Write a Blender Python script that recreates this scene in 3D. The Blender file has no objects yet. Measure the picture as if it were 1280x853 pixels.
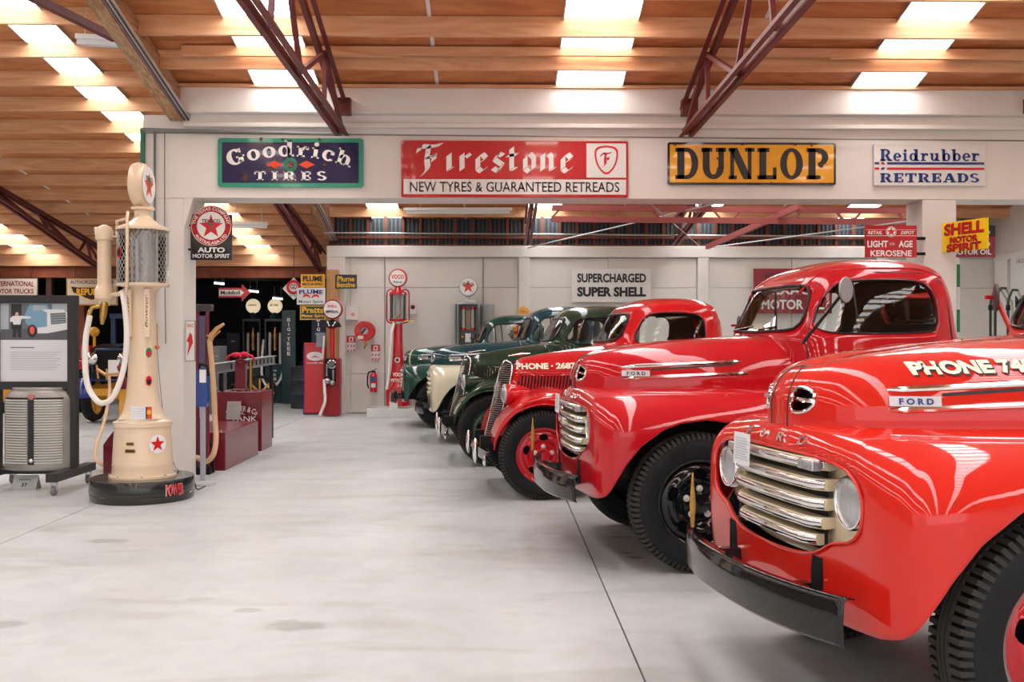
import bpy, math, random
import numpy as np
from mathutils import Vector, Matrix
random.seed(7)
PI = math.pi
SC = bpy.context.scene
COL = SC.collection

# ------------------------------------------------------------------ camera, world, lights, exposure
F, HY, CH, YAW = 1244.0, 422.0, 1.5, math.radians(0.92)
cam_data = bpy.data.cameras.new('camera'); cam = bpy.data.objects.new('camera', cam_data); COL.objects.link(cam)
cam.location = (0, 0, CH); cam.rotation_euler = (PI/2, 0, -YAW)
cam_data.sensor_width = 36; cam_data.lens = 36*F/1280; cam_data.shift_y = (HY-426.5)/1280
cam_data.clip_start = 0.05; cam_data.clip_end = 200
SC.camera = cam
wd = bpy.data.worlds.new('sky'); SC.world = wd; wd.use_nodes = True
wd.node_tree.nodes['Background'].inputs[0].default_value = (0.93, 0.96, 1.0, 1)
wd.node_tree.nodes['Background'].inputs[1].default_value = 0.8
SKY_EMIT = 7.5
def area(name, loc, rot, sx, sy, power, col=(1, 1, 1)):
    l = bpy.data.lights.new(name, 'AREA'); l.shape = 'RECTANGLE'; l.size = sx; l.size_y = sy; l.energy = power; l.color = col
    o = bpy.data.objects.new(name, l); COL.objects.link(o); o.location = loc; o.rotation_euler = rot; return o
# cool fill light added behind the camera for the sides that face it
area('rear_fill', (2.0, -9.3, 2.6), (math.radians(80), 0, 0), 14, 4.2, 140, (0.95, 0.98, 1.0))
vs = SC.view_settings
vs.view_transform = 'Standard'; vs.look = 'None'; vs.gamma = 1.0; vs.use_curve_mapping = False; vs.exposure = 0.26

# ------------------------------------------------------------------ helpers
def W(px, py, Z):
    dx = (px-640)/F; c, s = math.cos(YAW), math.sin(YAW)
    x, y = dx*c+s, -dx*s+c
    t = Z/y
    return Vector((x*t, Z, CH-(py-HY)/F*t))
def WX(px, Z): return W(px, HY, Z).x
def WZ(py, Z, px=640): return W(px, py, Z).z

def lin(c):
    return tuple((x/12.92 if x <= 0.04045 else ((x+0.055)/1.055)**2.4) for x in c)
MATS = {}
def mat(name, col, rough=0.5, metal=0.0, coat=0.0, noise=0.0, scale=8.0, bump=0.0, col2=None, emit=0.0, spec=0.5, stretch=None):
    if name in MATS: return MATS[name]
    m = bpy.data.materials.new(name); m.use_nodes = True; MATS[name] = m
    nt = m.node_tree; b = nt.nodes['Principled BSDF']
    b.inputs['Base Color'].default_value = (*col, 1); b.inputs['Roughness'].default_value = rough
    b.inputs['Metallic'].default_value = metal; b.inputs['Coat Weight'].default_value = coat
    b.inputs['Coat Roughness'].default_value = 0.03; b.inputs['Specular IOR Level'].default_value = spec
    if emit:
        b.inputs['Emission Color'].default_value = (*col, 1); b.inputs['Emission Strength'].default_value = emit
    if noise or bump:
        tc = nt.nodes.new('ShaderNodeTexCoord'); mp = nt.nodes.new('ShaderNodeMapping')
        nt.links.new(tc.outputs['Object'], mp.inputs[0])
        if stretch: mp.inputs['Scale'].default_value = stretch
        n = nt.nodes.new('ShaderNodeTexNoise'); n.inputs['Scale'].default_value = scale; n.inputs['Detail'].default_value = 6
        nt.links.new(mp.outputs[0], n.inputs[0])
        if noise:
            r = nt.nodes.new('ShaderNodeValToRGB'); c2 = col2 or tuple(x*(1-noise) for x in col)
            r.color_ramp.elements[0].position = 0.35; r.color_ramp.elements[1].position = 0.68
            r.color_ramp.elements[0].color = (*c2, 1); r.color_ramp.elements[1].color = (*col, 1)
            nt.links.new(n.outputs[0], r.inputs[0]); nt.links.new(r.outputs[0], b.inputs['Base Color'])
        if bump:
            bp = nt.nodes.new('ShaderNodeBump'); bp.inputs['Strength'].default_value = bump; bp.inputs['Distance'].default_value = 0.01
            nt.links.new(n.outputs[0], bp.inputs['Height']); nt.links.new(bp.outputs[0], b.inputs['Normal'])
    return m
def rgb(r, g, b): return lin((r/255, g/255, b/255))

class MB:
    def __init__(s): s.v = []; s.f = []; s.m = []; s.mi = 0; s.M = None
    def add(s, vs, fs):
        n = len(s.v)
        if s.M is not None: vs = [tuple(s.M @ Vector(p)) for p in vs]
        s.v += [tuple(p) for p in vs]; s.f += [tuple(i+n for i in f) for f in fs]; s.m += [s.mi]*len(fs)
        return s
    def box(s, x0, x1, y0, y1, z0, z1):
        return s.add([(x0,y0,z0),(x1,y0,z0),(x1,y1,z0),(x0,y1,z0),(x0,y0,z1),(x1,y0,z1),(x1,y1,z1),(x0,y1,z1)],
              [(0,3,2,1),(4,5,6,7),(0,1,5,4),(1,2,6,5),(2,3,7,6),(3,0,4,7)])
    def beam(s, a, b, w, h, up=(0,0,1)):
        a, b = Vector(a), Vector(b); d = (b-a).normalized(); u = Vector(up)
        r = d.cross(u)
        if r.length < 1e-4: r = d.cross(Vector((1,0,0)))
        r.normalize(); u = r.cross(d)
        vs = []
        for p in (a, b):
            for sx, sy in ((-1,-1),(1,-1),(1,1),(-1,1)): vs.append(p+r*sx*w/2+u*sy*h/2)
        return s.add(vs, [(0,1,2,3),(4,7,6,5),(0,4,5,1),(1,5,6,2),(2,6,7,3),(3,7,4,0)])
    def tube(s, pts, r, n=8, closed=False, caps=True):
        pts = [Vector(p) for p in pts]; N = len(pts); vs = []
        rr = r if hasattr(r, '__len__') else [r]*N
        ref = None
        for i, p in enumerate(pts):
            if closed: t = pts[(i+1) % N]-pts[i-1]
            else: t = pts[min(i+1, N-1)]-pts[max(i-1, 0)]
            if t.length < 1e-9: t = Vector((0,0,1))
            t.normalize()
            if ref is None:
                ref = Vector((0,0,1)) if abs(t.z) < 0.9 else Vector((1,0,0))
            a = t.cross(ref)
            if a.length < 1e-5: a = t.cross(Vector((0.3,1,0.2)))
            a.normalize(); b = a.cross(t); ref = b
            for k in range(n):
                g = 2*PI*k/n; vs.append(p+(a*math.cos(g)+b*math.sin(g))*rr[i])
        fs = []
        for i in range(N if closed else N-1):
            j = (i+1) % N
            for k in range(n):
                l = (k+1) % n; fs.append((i*n+k, i*n+l, j*n+l, j*n+k))
        if caps and not closed:
            fs.append(tuple(range(n-1, -1, -1))); fs.append(tuple((N-1)*n+k for k in range(n)))
        return s.add(vs, fs)
    def lathe(s, prof, n=32, c=(0,0,0), axis='z', sx=1.0, a0=0, a1=2*PI):
        c = Vector(c); vs = []; full = abs(a1-a0-2*PI) < 1e-6; m = n if full else n+1
        for r, h in prof:
            for k in range(m):
                g = a0+(a1-a0)*k/n; p, q = r*math.cos(g), r*math.sin(g)*sx
                d = {'z': (p, q, h), 'y': (p, h, q), 'x': (h, p, q)}[axis]
                vs.append(c+Vector(d))
        fs = []
        for i in range(len(prof)-1):
            for k in range(n):
                l = (k+1) % m; fs.append((i*m+k, i*m+l, (i+1)*m+l, (i+1)*m+k))
        return s.add(vs, fs)
    def prism(s, poly, h0, h1, axis='y'):
        n = len(poly)
        def P(a, b, h): return {'y': (a, h, b), 'z': (a, b, h), 'x': (h, a, b)}[axis]
        vs = [P(a, b, h0) for a, b in poly]+[P(a, b, h1) for a, b in poly]
        fs = [tuple(range(n)), tuple(range(2*n-1, n-1, -1))]+[(i, i+n, (i+1) % n+n, (i+1) % n) for i in range(n)]
        return s.add(vs, fs)
    def grid(s, P, cu=False):
        R, C = P.shape[0], P.shape[1]
        fs = []
        for i in range(R-1):
            for j in range(C if cu else C-1):
                k = (j+1) % C; fs.append((i*C+j, i*C+k, (i+1)*C+k, (i+1)*C+j))
        return s.add([tuple(p) for p in P.reshape(-1, 3)], fs)
    def sphere(s, c, r, n=16, sc=(1,1,1)):
        pr = [(max(1e-4, math.sin(PI*i/(n//2))), -math.cos(PI*i/(n//2))) for i in range(n//2+1)]
        vs = []
        for a, h in pr:
            for k in range(n):
                g = 2*PI*k/n; vs.append((c[0]+r*sc[0]*a*math.cos(g), c[1]+r*sc[1]*a*math.sin(g), c[2]+r*sc[2]*h))
        fs = [(i*n+k, i*n+(k+1) % n, (i+1)*n+(k+1) % n, (i+1)*n+k) for i in range(len(pr)-1) for k in range(n)]
        return s.add(vs, fs)
    def mesh(s, name, mats, smooth=None):
        me = bpy.data.meshes.new(name); me.from_pydata(s.v, [], s.f)
        if not isinstance(mats, (list, tuple)): mats = [mats]
        for m in mats: me.materials.append(m)
        if any(s.m): me.polygons.foreach_set('material_index', s.m)
        fix_normals(me)
        if smooth:
            me.polygons.foreach_set('use_smooth', [True]*len(me.polygons)); me.set_sharp_from_angle(angle=math.radians(smooth))
        me.update(); return me
    def obj(s, name, mats, parent=None, smooth=None, loc=None, bevel=0, recalc=True):
        me = s.mesh(name, mats, smooth); return link(name, me, parent, loc, bevel)
import bmesh
def fix_normals(me):
    bm = bmesh.new(); bm.from_mesh(me); bmesh.ops.recalc_face_normals(bm, faces=bm.faces); bm.to_mesh(me); bm.free()
def link(name, me, parent=None, loc=None, bevel=0):
    o = bpy.data.objects.new(name, me); COL.objects.link(o)
    if parent is not None: o.parent = parent
    if loc is not None: o.location = loc
    if bevel:
        b = o.modifiers.new('bevel', 'BEVEL'); b.width = bevel; b.segments = 2; b.limit_method = 'ANGLE'
    return o
def tag(o, label=None, cat=None, group=None, kind=None):
    if label: o['label'] = label
    if cat: o['category'] = cat
    if group: o['group'] = group
    if kind: o['kind'] = kind
    return o
def thing(name, label, cat, loc=(0,0,0), rz=0.0, group=None, scale=None):
    o = bpy.data.objects.new(name, None); COL.objects.link(o); o.location = loc; o.rotation_euler = (0, 0, rz)
    o.empty_display_size = 0.1
    if scale: o.scale = (scale,)*3
    return tag(o, label, cat, group)
def copy_tree(o, parent=None):
    c = o.copy(); COL.objects.link(c); c.parent = parent
    for ch in list(o.children): copy_tree(ch, c)
    return c
def solidify(o, t, off=-1, inner=0):
    m = o.modifiers.new('thickness', 'SOLIDIFY'); m.thickness = t; m.offset = off; m.material_offset = inner; m.material_offset_rim = 0
    return o

def interp(pts, x):
    xs = [p[0] for p in pts]; 
    if xs[0] > xs[-1]: pts = pts[::-1]; xs = xs[::-1]
    return float(np.interp(x, xs, [p[1] for p in pts]))
def catmull(pts, n):
    P = np.array(pts, float); P = np.vstack([2*P[0]-P[1], P, 2*P[-1]-P[-2]]); out = []
    for i in range(1, len(P)-2):
        for t in np.linspace(0, 1, 24, endpoint=False):
            a, b, c, d = P[i-1], P[i], P[i+1], P[i+2]
            out.append(0.5*((2*b)+(-a+c)*t+(2*a-5*b+4*c-d)*t*t+(-a+3*b-3*c+d)*t**3))
    out.append(P[-2]); out = np.array(out)
    L = np.r_[0, np.cumsum(np.linalg.norm(np.diff(out, axis=0), axis=1))]
    s = np.linspace(0, L[-1], n)
    return np.stack([np.interp(s, L, out[:, k]) for k in range(out.shape[1])], 1)
def chaikin(poly, it=3):
    P = np.array(poly, float)
    for _ in range(it):
        Q = np.roll(P, -1, 0); P = np.stack([0.75*P+0.25*Q, 0.25*P+0.75*Q], 1).reshape(-1, 2)
    return P
def inside(poly, pts):
    x, y = pts[:, 0], pts[:, 1]; r = np.zeros(len(pts), bool); n = len(poly)
    for i in range(n):
        x1, y1 = poly[i]; x2, y2 = poly[(i+1) % n]
        c = ((y1 > y) != (y2 > y)); d = (x2-x1)*(y-y1)/((y2-y1) if y2 != y1 else 1e-12)+x1
        r ^= c & (x < d)
    return r
def cut(V, Fc, ax, poly, sel):
    """remove the quads whose centre lies in poly (seen along the third axis); slide the rim onto the outline"""
    V = V.copy(); Fa = np.array(Fc); C = V[Fa].mean(1)
    d = inside(poly, C[:, list(ax)]) & sel(C)
    keep, gone = Fa[~d], Fa[d]
    b = np.intersect1d(np.unique(keep), np.unique(gone))
    A = poly; B = np.roll(poly, -1, 0); AB = B-A; L = (AB**2).sum(1)+1e-12
    for i in b:
        p = V[i, list(ax)]; t = np.clip(((p-A)*AB).sum(1)/L, 0, 1); q = A+AB*t[:, None]
        k = ((q-p)**2).sum(1).argmin(); V[i, list(ax)] = q[k]
    return V, [tuple(f) for f in keep], [tuple(f) for f in gone]
def rim_loop(V, gone):
    e = {}
    for f in gone:
        for i in range(4):
            a, b = f[i], f[(i+1) % 4]
            if (b, a) in e: del e[(b, a)]
            else: e[(a, b)] = 1
    nx = dict(e.keys())
    if not nx: return []
    s = next(iter(nx)); lp = [s]
    while True:
        t = nx.get(lp[-1])
        if t is None or t == s or len(lp) > 5000: break
        lp.append(t)
    return [V[i] for i in lp]
def sub(V, Fc):
    ids = sorted({i for f in Fc for i in f}); m = {a: k for k, a in enumerate(ids)}
    return [tuple(V[i]) for i in ids], [tuple(m[i] for i in f) for f in Fc]

# ------------------------------------------------------------------ lettering
TXT = {}
def text_geo(s, bold=0.0, shear=0.0, spacing=1.0, res=3):
    k = (s, bold, shear, spacing, res)
    if k in TXT: return TXT[k]
    cu = bpy.data.curves.new('t', 'FONT'); cu.body = s; cu.size = 1; cu.offset = bold; cu.shear = shear; cu.space_character = spacing
    cu.resolution_u = res
    o = bpy.data.objects.new('t', cu); COL.objects.link(o)
    dg = bpy.context.evaluated_depsgraph_get(); me = bpy.data.meshes.new_from_object(o.evaluated_get(dg))
    v = np.array([tuple(p.co)[:2] for p in me.vertices]); f = [tuple(p.vertices) for p in me.polygons]
    bpy.data.objects.remove(o); bpy.data.curves.remove(cu); bpy.data.meshes.remove(me)
    mn, mx = v.min(0), v.max(0); v = (v-(mn+mx)/2)/(mx-mn)
    TXT[k] = (v, f); return TXT[k]
def ring(cx, cy, rx, ry, a0, a1, tx, ty, n=20):
    v = []; f = []
    for i in range(n+1):
        g = math.radians(a0+(a1-a0)*i/n); v += [(cx+rx*math.cos(g), cy+ry*math.sin(g)), (cx+(rx-tx)*math.cos(g), cy+(ry-ty)*math.sin(g))]
    for i in range(n): f.append((2*i, 2*i+2, 2*i+3, 2*i+1))
    return v, f
def Rr(a, b, c, d): return [(a,b),(c,b),(c,d),(a,d)], [(0,1,2,3)]
def Ll(a, b, c, d, w): return [(a-w/2,b),(a+w/2,b),(c+w/2,d),(c-w/2,d)], [(0,1,2,3)]
ST = [Rr(.07,0,.33,1)]
SLAB = {
 'D': (.86, ST+[Rr(0,0,.45,.13),Rr(0,.87,.45,1),ring(.42,.5,.42,.5,-90,90,.25,.13)]),
 'U': (.9, [Rr(.05,.35,.3,1),Rr(0,.87,.4,1),Rr(.62,.35,.82,1),Rr(.52,.87,.9,1),ring(.435,.38,.385,.38,180,360,.25,.14)]),
 'N': (.96, [Rr(.06,0,.2,1),Rr(0,0,.3,.12),Rr(0,.88,.25,1),Ll(.17,1,.7,0,.3),Rr(.7,0,.84,1),Rr(.6,.88,.95,1)]),
 'L': (.74, ST+[Rr(0,0,.7,.13),Rr(0,.87,.44,1),Rr(.57,0,.7,.38)]),
 'O': (.88, [ring(.42,.5,.42,.5,0,360,.25,.12,32)]),
 'P': (.82, ST+[Rr(0,0,.44,.13),Rr(0,.87,.44,1),ring(.42,.71,.38,.29,-90,90,.24,.12)]),
 'T': (.9, [Rr(.3,0,.56,1),Rr(0,.87,.86,1),Rr(0,.65,.12,1),Rr(.74,.65,.86,1),Rr(.18,0,.68,.12)]),
 'I': (.5, [Rr(.1,0,.36,1),Rr(0,0,.46,.12),Rr(0,.88,.46,1)]),
 'R': (.94, ST+[Rr(0,0,.42,.13),Rr(0,.87,.44,1),ring(.42,.72,.36,.28,-90,90,.22,.12),Ll(.74,0,.48,.5,.26),Rr(.68,0,.94,.12)]),
 'E': (.78, ST+[Rr(0,0,.72,.13),Rr(0,.87,.72,1),Rr(.3,.44,.56,.56),Rr(.6,0,.72,.34),Rr(.6,.66,.72,1),Rr(.5,.34,.58,.66)]),
 'S': (.76, [ring(.36,.73,.34,.27,25,270,.22,.12),ring(.36,.27,.36,.27,-155,90,.24,.12)]),
 'A': (1.0, [Ll(.14,0,.44,1,.12),Ll(.8,0,.48,1,.27),Rr(.2,.27,.7,.39),Rr(0,0,.32,.12),Rr(.56,0,1.0,.12)]),
 'G': (.9, [ring(.42,.5,.42,.5,38,322,.27,.12),Rr(.56,.1,.8,.5),Rr(.46,.4,.88,.51),Rr(.66,.68,.76,.96)]),
 'o': (.68, [ring(.32,.33,.32,.35,0,360,.2,.1,24)]),
 'd': (.82, [ring(.3,.33,.3,.35,0,360,.19,.1,24),Rr(.44,0,.66,1),Rr(.32,.9,.66,1),Rr(.44,0,.78,.11)]),
 'b': (.74, [ring(.4,.33,.3,.35,0,360,.19,.1,24),Rr(.06,0,.28,1),Rr(-.04,.9,.28,1)]),
 'c': (.62, [ring(.32,.33,.32,.35,45,320,.2,.1),Rr(.4,.4,.58,.6)]),
 'e': (.66, [ring(.32,.33,.32,.35,5,315,.2,.1),Rr(.12,.29,.63,.38)]),
 'r': (.62, [Rr(.08,0,.28,.66),Rr(0,0,.4,.1),Rr(-.02,.56,.28,.66),ring(.42,.4,.18,.27,40,180,.1,.12),ring(.5,.54,.09,.1,0,360,.089,.099,12)]),
 'i': (.44, [Rr(.1,0,.3,.66),Rr(0,0,.4,.1),Rr(0,.56,.3,.66),ring(.2,.87,.12,.13,0,360,.119,.129,14)]),
 'h': (.84, [Rr(.08,0,.28,1),Rr(0,.9,.28,1),Rr(0,0,.36,.1),ring(.4,.38,.28,.3,0,180,.2,.12),Rr(.48,0,.68,.38),Rr(.42,0,.8,.1)]),
 'u': (.84, [Rr(.08,.25,.28,.66),Rr(0,.56,.28,.66),ring(.34,.28,.26,.29,180,360,.18,.12),Rr(.48,0,.68,.66),Rr(.4,.56,.68,.66),Rr(.5,0,.8,.1)]),
 ' ': (.4, []),
}
def glyphs(s, table, gap=0.06, norm=True):
    v = []; f = []; x = 0
    for ch in s:
        w, parts = table[ch]
        for pv, pf in parts:
            n = len(v); v += [(x+a, b) for a, b in pv]; f += [tuple(i+n for i in q) for q in pf]
        x += w+gap
    v = np.array(v)
    if norm:
        mn, mx = v.min(0), v.max(0); v = (v-(mn+mx)/2)/(mx-mn)
    return v, f
def nib(strokes, w=0.17, ang=38):
    w *= 1.2
    dx, dy = w*math.cos(math.radians(ang))/2, w*math.sin(math.radians(ang))/2; v = []; f = []
    for st in strokes:
        st = [tuple(p) for p in catmull(st, 14)] if len(st) > 2 else st
        for a, b in zip(st, st[1:]):
            n = len(v); v += [(a[0]-dx, a[1]-dy), (a[0]+dx, a[1]+dy), (b[0]+dx, b[1]+dy), (b[0]-dx, b[1]-dy)]; f.append((n, n+1, n+2, n+3))
    return v, f
_st = [(.1,.5),(.1,.1)]
BLK = {
 'F': (.86, [nib([[(.0,.72),(.08,.92),(.4,.9),(.8,.98)],[(.36,.92),(.3,.45),(.32,.1),(.12,-.16)],[(.3,.5),(.56,.56)],[(.56,.62),(.54,.4)]],.2)]),
 'i': (.36, [nib([[(.02,.5),(.14,.6)],[(.12,.62),(.12,.08)],[(.12,.06),(.24,.12)]],.2)]),
 'r': (.46, [nib([[(.02,.5),(.14,.6)],[(.12,.62),(.12,.06)],[(.12,.5),(.3,.64)],[(.3,.62),(.38,.54)]],.19)]),
 'e': (.5, [nib([[(.12,.5),(.12,.12)],[(.12,.1),(.26,.0),(.42,.14)],[(.12,.5),(.28,.66)],[(.28,.64),(.4,.5)],[(.4,.46),(.14,.3)]],.18)]),
 's': (.48, [nib([[(.4,.58),(.26,.66)],[(.24,.64),(.12,.46)],[(.12,.44),(.38,.24)],[(.38,.22),(.24,.02)],[(.24,.0),(.06,.12)]],.18)]),
 't': (.4, [nib([[(.14,.86),(.14,.1)],[(.14,.08),(.28,.1)],[(.0,.58),(.32,.62)]],.18)]),
 'o': (.52, [nib([[(.12,.5),(.12,.12)],[(.12,.1),(.26,-.02)],[(.12,.5),(.28,.66)],[(.28,.66),(.42,.5)],[(.42,.5),(.42,.12)],[(.42,.12),(.26,-.02)]],.17)]),
 'n': (.62, [nib([[(.02,.5),(.14,.6)],[(.12,.62),(.12,.06)],[(.14,.5),(.34,.66)],[(.34,.64),(.42,.54)],[(.42,.54),(.42,.08)],[(.42,.06),(.54,.12)]],.18)]),
}
def flat(geo, w, h, cx=0, cz=0, y=0, mapf=None, depth=0.0015):
    """2-D letters scaled to w x h, centred at (cx, cz), as a thin slab facing -Y"""
    v, f = geo; P = [(cx+a*w, cz+b*h) for a, b in v]
    if mapf: P = [mapf(a, b) for a, b in P]
    n = len(P); mb = MB(); V = [(a, y-depth, b) for a, b in P]
    mb.add(V, f); return mb
def bend(R, c):
    def m(x, z):
        if R > 0: a = (x-c[0])/R; q = R+(z-c[1]); return c[0]+q*math.sin(a), c[1]-R+q*math.cos(a)
        a = (x-c[0])/-R; q = -R-(z-c[1]); return c[0]+q*math.sin(a), c[1]-R-q*math.cos(a)
    return m
def star(r, cx=0, cz=0, inner=0.40):
    return [(cx+(r if k % 2 == 0 else r*inner)*math.sin(PI*k/5), cz+(r if k % 2 == 0 else r*inner)*math.cos(PI*k/5)) for k in range(10)]
def disc(r, n=32, cx=0, cz=0, sx=1): return [(cx+r*sx*math.cos(2*PI*k/n), cz+r*math.sin(2*PI*k/n)) for k in range(n)]
def rrect(x0, x1, z0, z1, r=0.0, n=4):
    if r <= 0: return [(x0,z0),(x1,z0),(x1,z1),(x0,z1)]
    o = []
    for cx, cz, a in ((x1-r, z0+r, -90), (x1-r, z1-r, 0), (x0+r, z1-r, 90), (x0+r, z0+r, 180)):
        for i in range(n+1):
            g = math.radians(a+90*i/n); o.append((cx+r*math.cos(g), cz+r*math.sin(g)))
    return o
# ------------------------------------------------------------------ the building
def structure(o, label=None): o['kind'] = 'structure'; 
def wood_mat(name, c1, c2, sc, stretch, rough=.55, bump=.15):
    m = mat(name, c1, rough, noise=.01, scale=sc, col2=c2, stretch=stretch, bump=bump)
    nt = m.node_tree; n = [x for x in nt.nodes if x.type == 'TEX_NOISE'][0]; n.inputs['Distortion'].default_value = 2.2; n.inputs['Detail'].default_value = 4
    oi = nt.nodes.new('ShaderNodeObjectInfo'); mp = [x for x in nt.nodes if x.type == 'MAPPING'][0]
    vm = nt.nodes.new('ShaderNodeVectorMath'); vm.operation = 'SCALE'; vm.inputs['Scale'].default_value = 37.0
    cb = nt.nodes.new('ShaderNodeCombineXYZ'); nt.links.new(oi.outputs['Random'], cb.inputs[0]); nt.links.new(oi.outputs['Random'], cb.inputs[1])
    nt.links.new(cb.outputs[0], vm.inputs[0]); nt.links.new(vm.outputs[0], mp.inputs['Location']); return m
PLY = wood_mat('plywood', rgb(208, 142, 90), rgb(180, 108, 62), 1.1, (1.0, 3.2, 1.0))
PURL = wood_mat('purlin_timber', rgb(232, 184, 142), rgb(212, 156, 112), 1.0, (.8, 8, 8))
GLU = wood_mat('glulam_timber', rgb(196, 160, 122), rgb(150, 108, 74), 2, (8, .8, 8))
REDST = mat('truss_red_steel', rgb(112, 44, 44), .45, noise=.25, scale=6)
def skylight_mat():
    m = bpy.data.materials.new('skylight_sheet'); m.use_nodes = True; b = m.node_tree.nodes['Principled BSDF']
    b.inputs['Base Color'].default_value = (.9, .93, .95, 1); b.inputs['Emission Color'].default_value = (.95, .98, 1, 1); b.inputs['Emission Strength'].default_value = SKY_EMIT
    return m
SKYL = skylight_mat()
WALLW = mat('painted_concrete', rgb(230, 227, 222), .75, noise=.05, scale=2.5, bump=.12)
WALLP = mat('painted_panel', rgb(226, 223, 217), .75, noise=.05, scale=1.6, bump=.2)
GALV = mat('galvanised', (.55, .57, .58), .4, .8)

# floor: cast slabs with recessed joints
def floor_mat():
    m = bpy.data.materials.new('concrete_floor'); m.use_nodes = True; nt = m.node_tree; b = nt.nodes['Principled BSDF']
    g = nt.nodes.new('ShaderNodeNewGeometry'); L = nt.links.new
    def noise(scale, det=6, dist=0.0, stretch=None):
        n = nt.nodes.new('ShaderNodeTexNoise'); n.inputs['Scale'].default_value = scale; n.inputs['Detail'].default_value = det; n.inputs['Distortion'].default_value = dist
        if stretch:
            mp = nt.nodes.new('ShaderNodeMapping'); mp.inputs['Scale'].default_value = stretch; L(g.outputs['Position'], mp.inputs[0]); L(mp.outputs[0], n.inputs[0])
        else: L(g.outputs['Position'], n.inputs[0])
        return n
    def ramp(src, p0, p1, c0, c1):
        r = nt.nodes.new('ShaderNodeValToRGB'); r.color_ramp.elements[0].position = p0; r.color_ramp.elements[1].position = p1
        r.color_ramp.elements[0].color = (*c0, 1); r.color_ramp.elements[1].color = (*c1, 1); L(src, r.inputs[0]); return r
    def mul(a, bb, f=1.0):
        x = nt.nodes.new('ShaderNodeMix'); x.data_type = 'RGBA'; x.blend_type = 'MULTIPLY'; x.inputs[0].default_value = f; L(a, x.inputs[6]); L(bb, x.inputs[7]); return x.outputs[2]
    base = ramp(noise(.55, 7, .6).outputs[0], .3, .72, rgb(186, 189, 189), rgb(205, 208, 208)).outputs[0]
    fine = ramp(noise(7, 8).outputs[0], .25, .6, (.92, .915, .91), (1, 1, 1)).outputs[0]; c = mul(base, fine)
    streak = ramp(noise(1.3, 6, 1.2, (.5, 1.6, 1)).outputs[0], .30, .48, (.80, .785, .76), (1, 1, 1)).outputs[0]; c = mul(c, streak, .8)
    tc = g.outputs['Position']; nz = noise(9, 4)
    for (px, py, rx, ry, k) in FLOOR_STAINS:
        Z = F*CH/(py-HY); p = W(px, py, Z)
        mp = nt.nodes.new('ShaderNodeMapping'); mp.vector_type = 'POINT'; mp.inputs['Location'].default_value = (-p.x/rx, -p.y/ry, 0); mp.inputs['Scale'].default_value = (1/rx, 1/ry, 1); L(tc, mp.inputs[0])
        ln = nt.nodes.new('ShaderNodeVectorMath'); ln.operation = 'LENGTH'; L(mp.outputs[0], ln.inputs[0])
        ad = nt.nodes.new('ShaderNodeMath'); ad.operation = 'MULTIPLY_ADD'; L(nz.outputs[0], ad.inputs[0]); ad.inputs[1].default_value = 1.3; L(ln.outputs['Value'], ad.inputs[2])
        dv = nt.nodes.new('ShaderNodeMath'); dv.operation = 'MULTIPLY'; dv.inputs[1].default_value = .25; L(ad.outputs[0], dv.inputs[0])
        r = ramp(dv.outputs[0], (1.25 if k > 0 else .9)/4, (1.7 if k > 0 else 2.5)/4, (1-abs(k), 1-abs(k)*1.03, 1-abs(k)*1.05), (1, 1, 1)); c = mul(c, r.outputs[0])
    L(c, b.inputs['Base Color']); b.inputs['Specular IOR Level'].default_value = .4
    rr = ramp(noise(2.2, 5).outputs[0], .3, .7, (.30,)*3, (.52,)*3); L(rr.outputs[0], b.inputs['Roughness'])
    bp = nt.nodes.new('ShaderNodeBump'); bp.inputs['Strength'].default_value = .06; bp.inputs['Distance'].default_value = .01; L(noise(25, 5).outputs[0], bp.inputs['Height']); L(bp.outputs[0], b.inputs['Normal'])
    return m
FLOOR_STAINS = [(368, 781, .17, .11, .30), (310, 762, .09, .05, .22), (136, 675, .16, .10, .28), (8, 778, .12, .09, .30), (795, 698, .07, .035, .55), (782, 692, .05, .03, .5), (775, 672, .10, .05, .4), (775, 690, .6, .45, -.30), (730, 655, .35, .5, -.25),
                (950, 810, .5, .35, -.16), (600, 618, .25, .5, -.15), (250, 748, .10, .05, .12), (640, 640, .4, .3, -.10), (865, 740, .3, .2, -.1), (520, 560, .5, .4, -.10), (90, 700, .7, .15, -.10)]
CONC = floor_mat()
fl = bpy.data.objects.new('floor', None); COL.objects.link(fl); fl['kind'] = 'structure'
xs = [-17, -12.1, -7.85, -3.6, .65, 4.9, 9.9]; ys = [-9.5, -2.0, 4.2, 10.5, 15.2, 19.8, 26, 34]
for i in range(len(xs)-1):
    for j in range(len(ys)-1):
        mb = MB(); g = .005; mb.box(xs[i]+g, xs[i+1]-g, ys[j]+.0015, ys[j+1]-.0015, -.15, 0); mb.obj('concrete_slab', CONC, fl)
mb = MB(); mb.box(-17, 9.9, -9.5, 34, -.3, -.012); mb.obj('joint_filler', mat('joint_dark', (.12, .115, .11), .9), fl)

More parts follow.
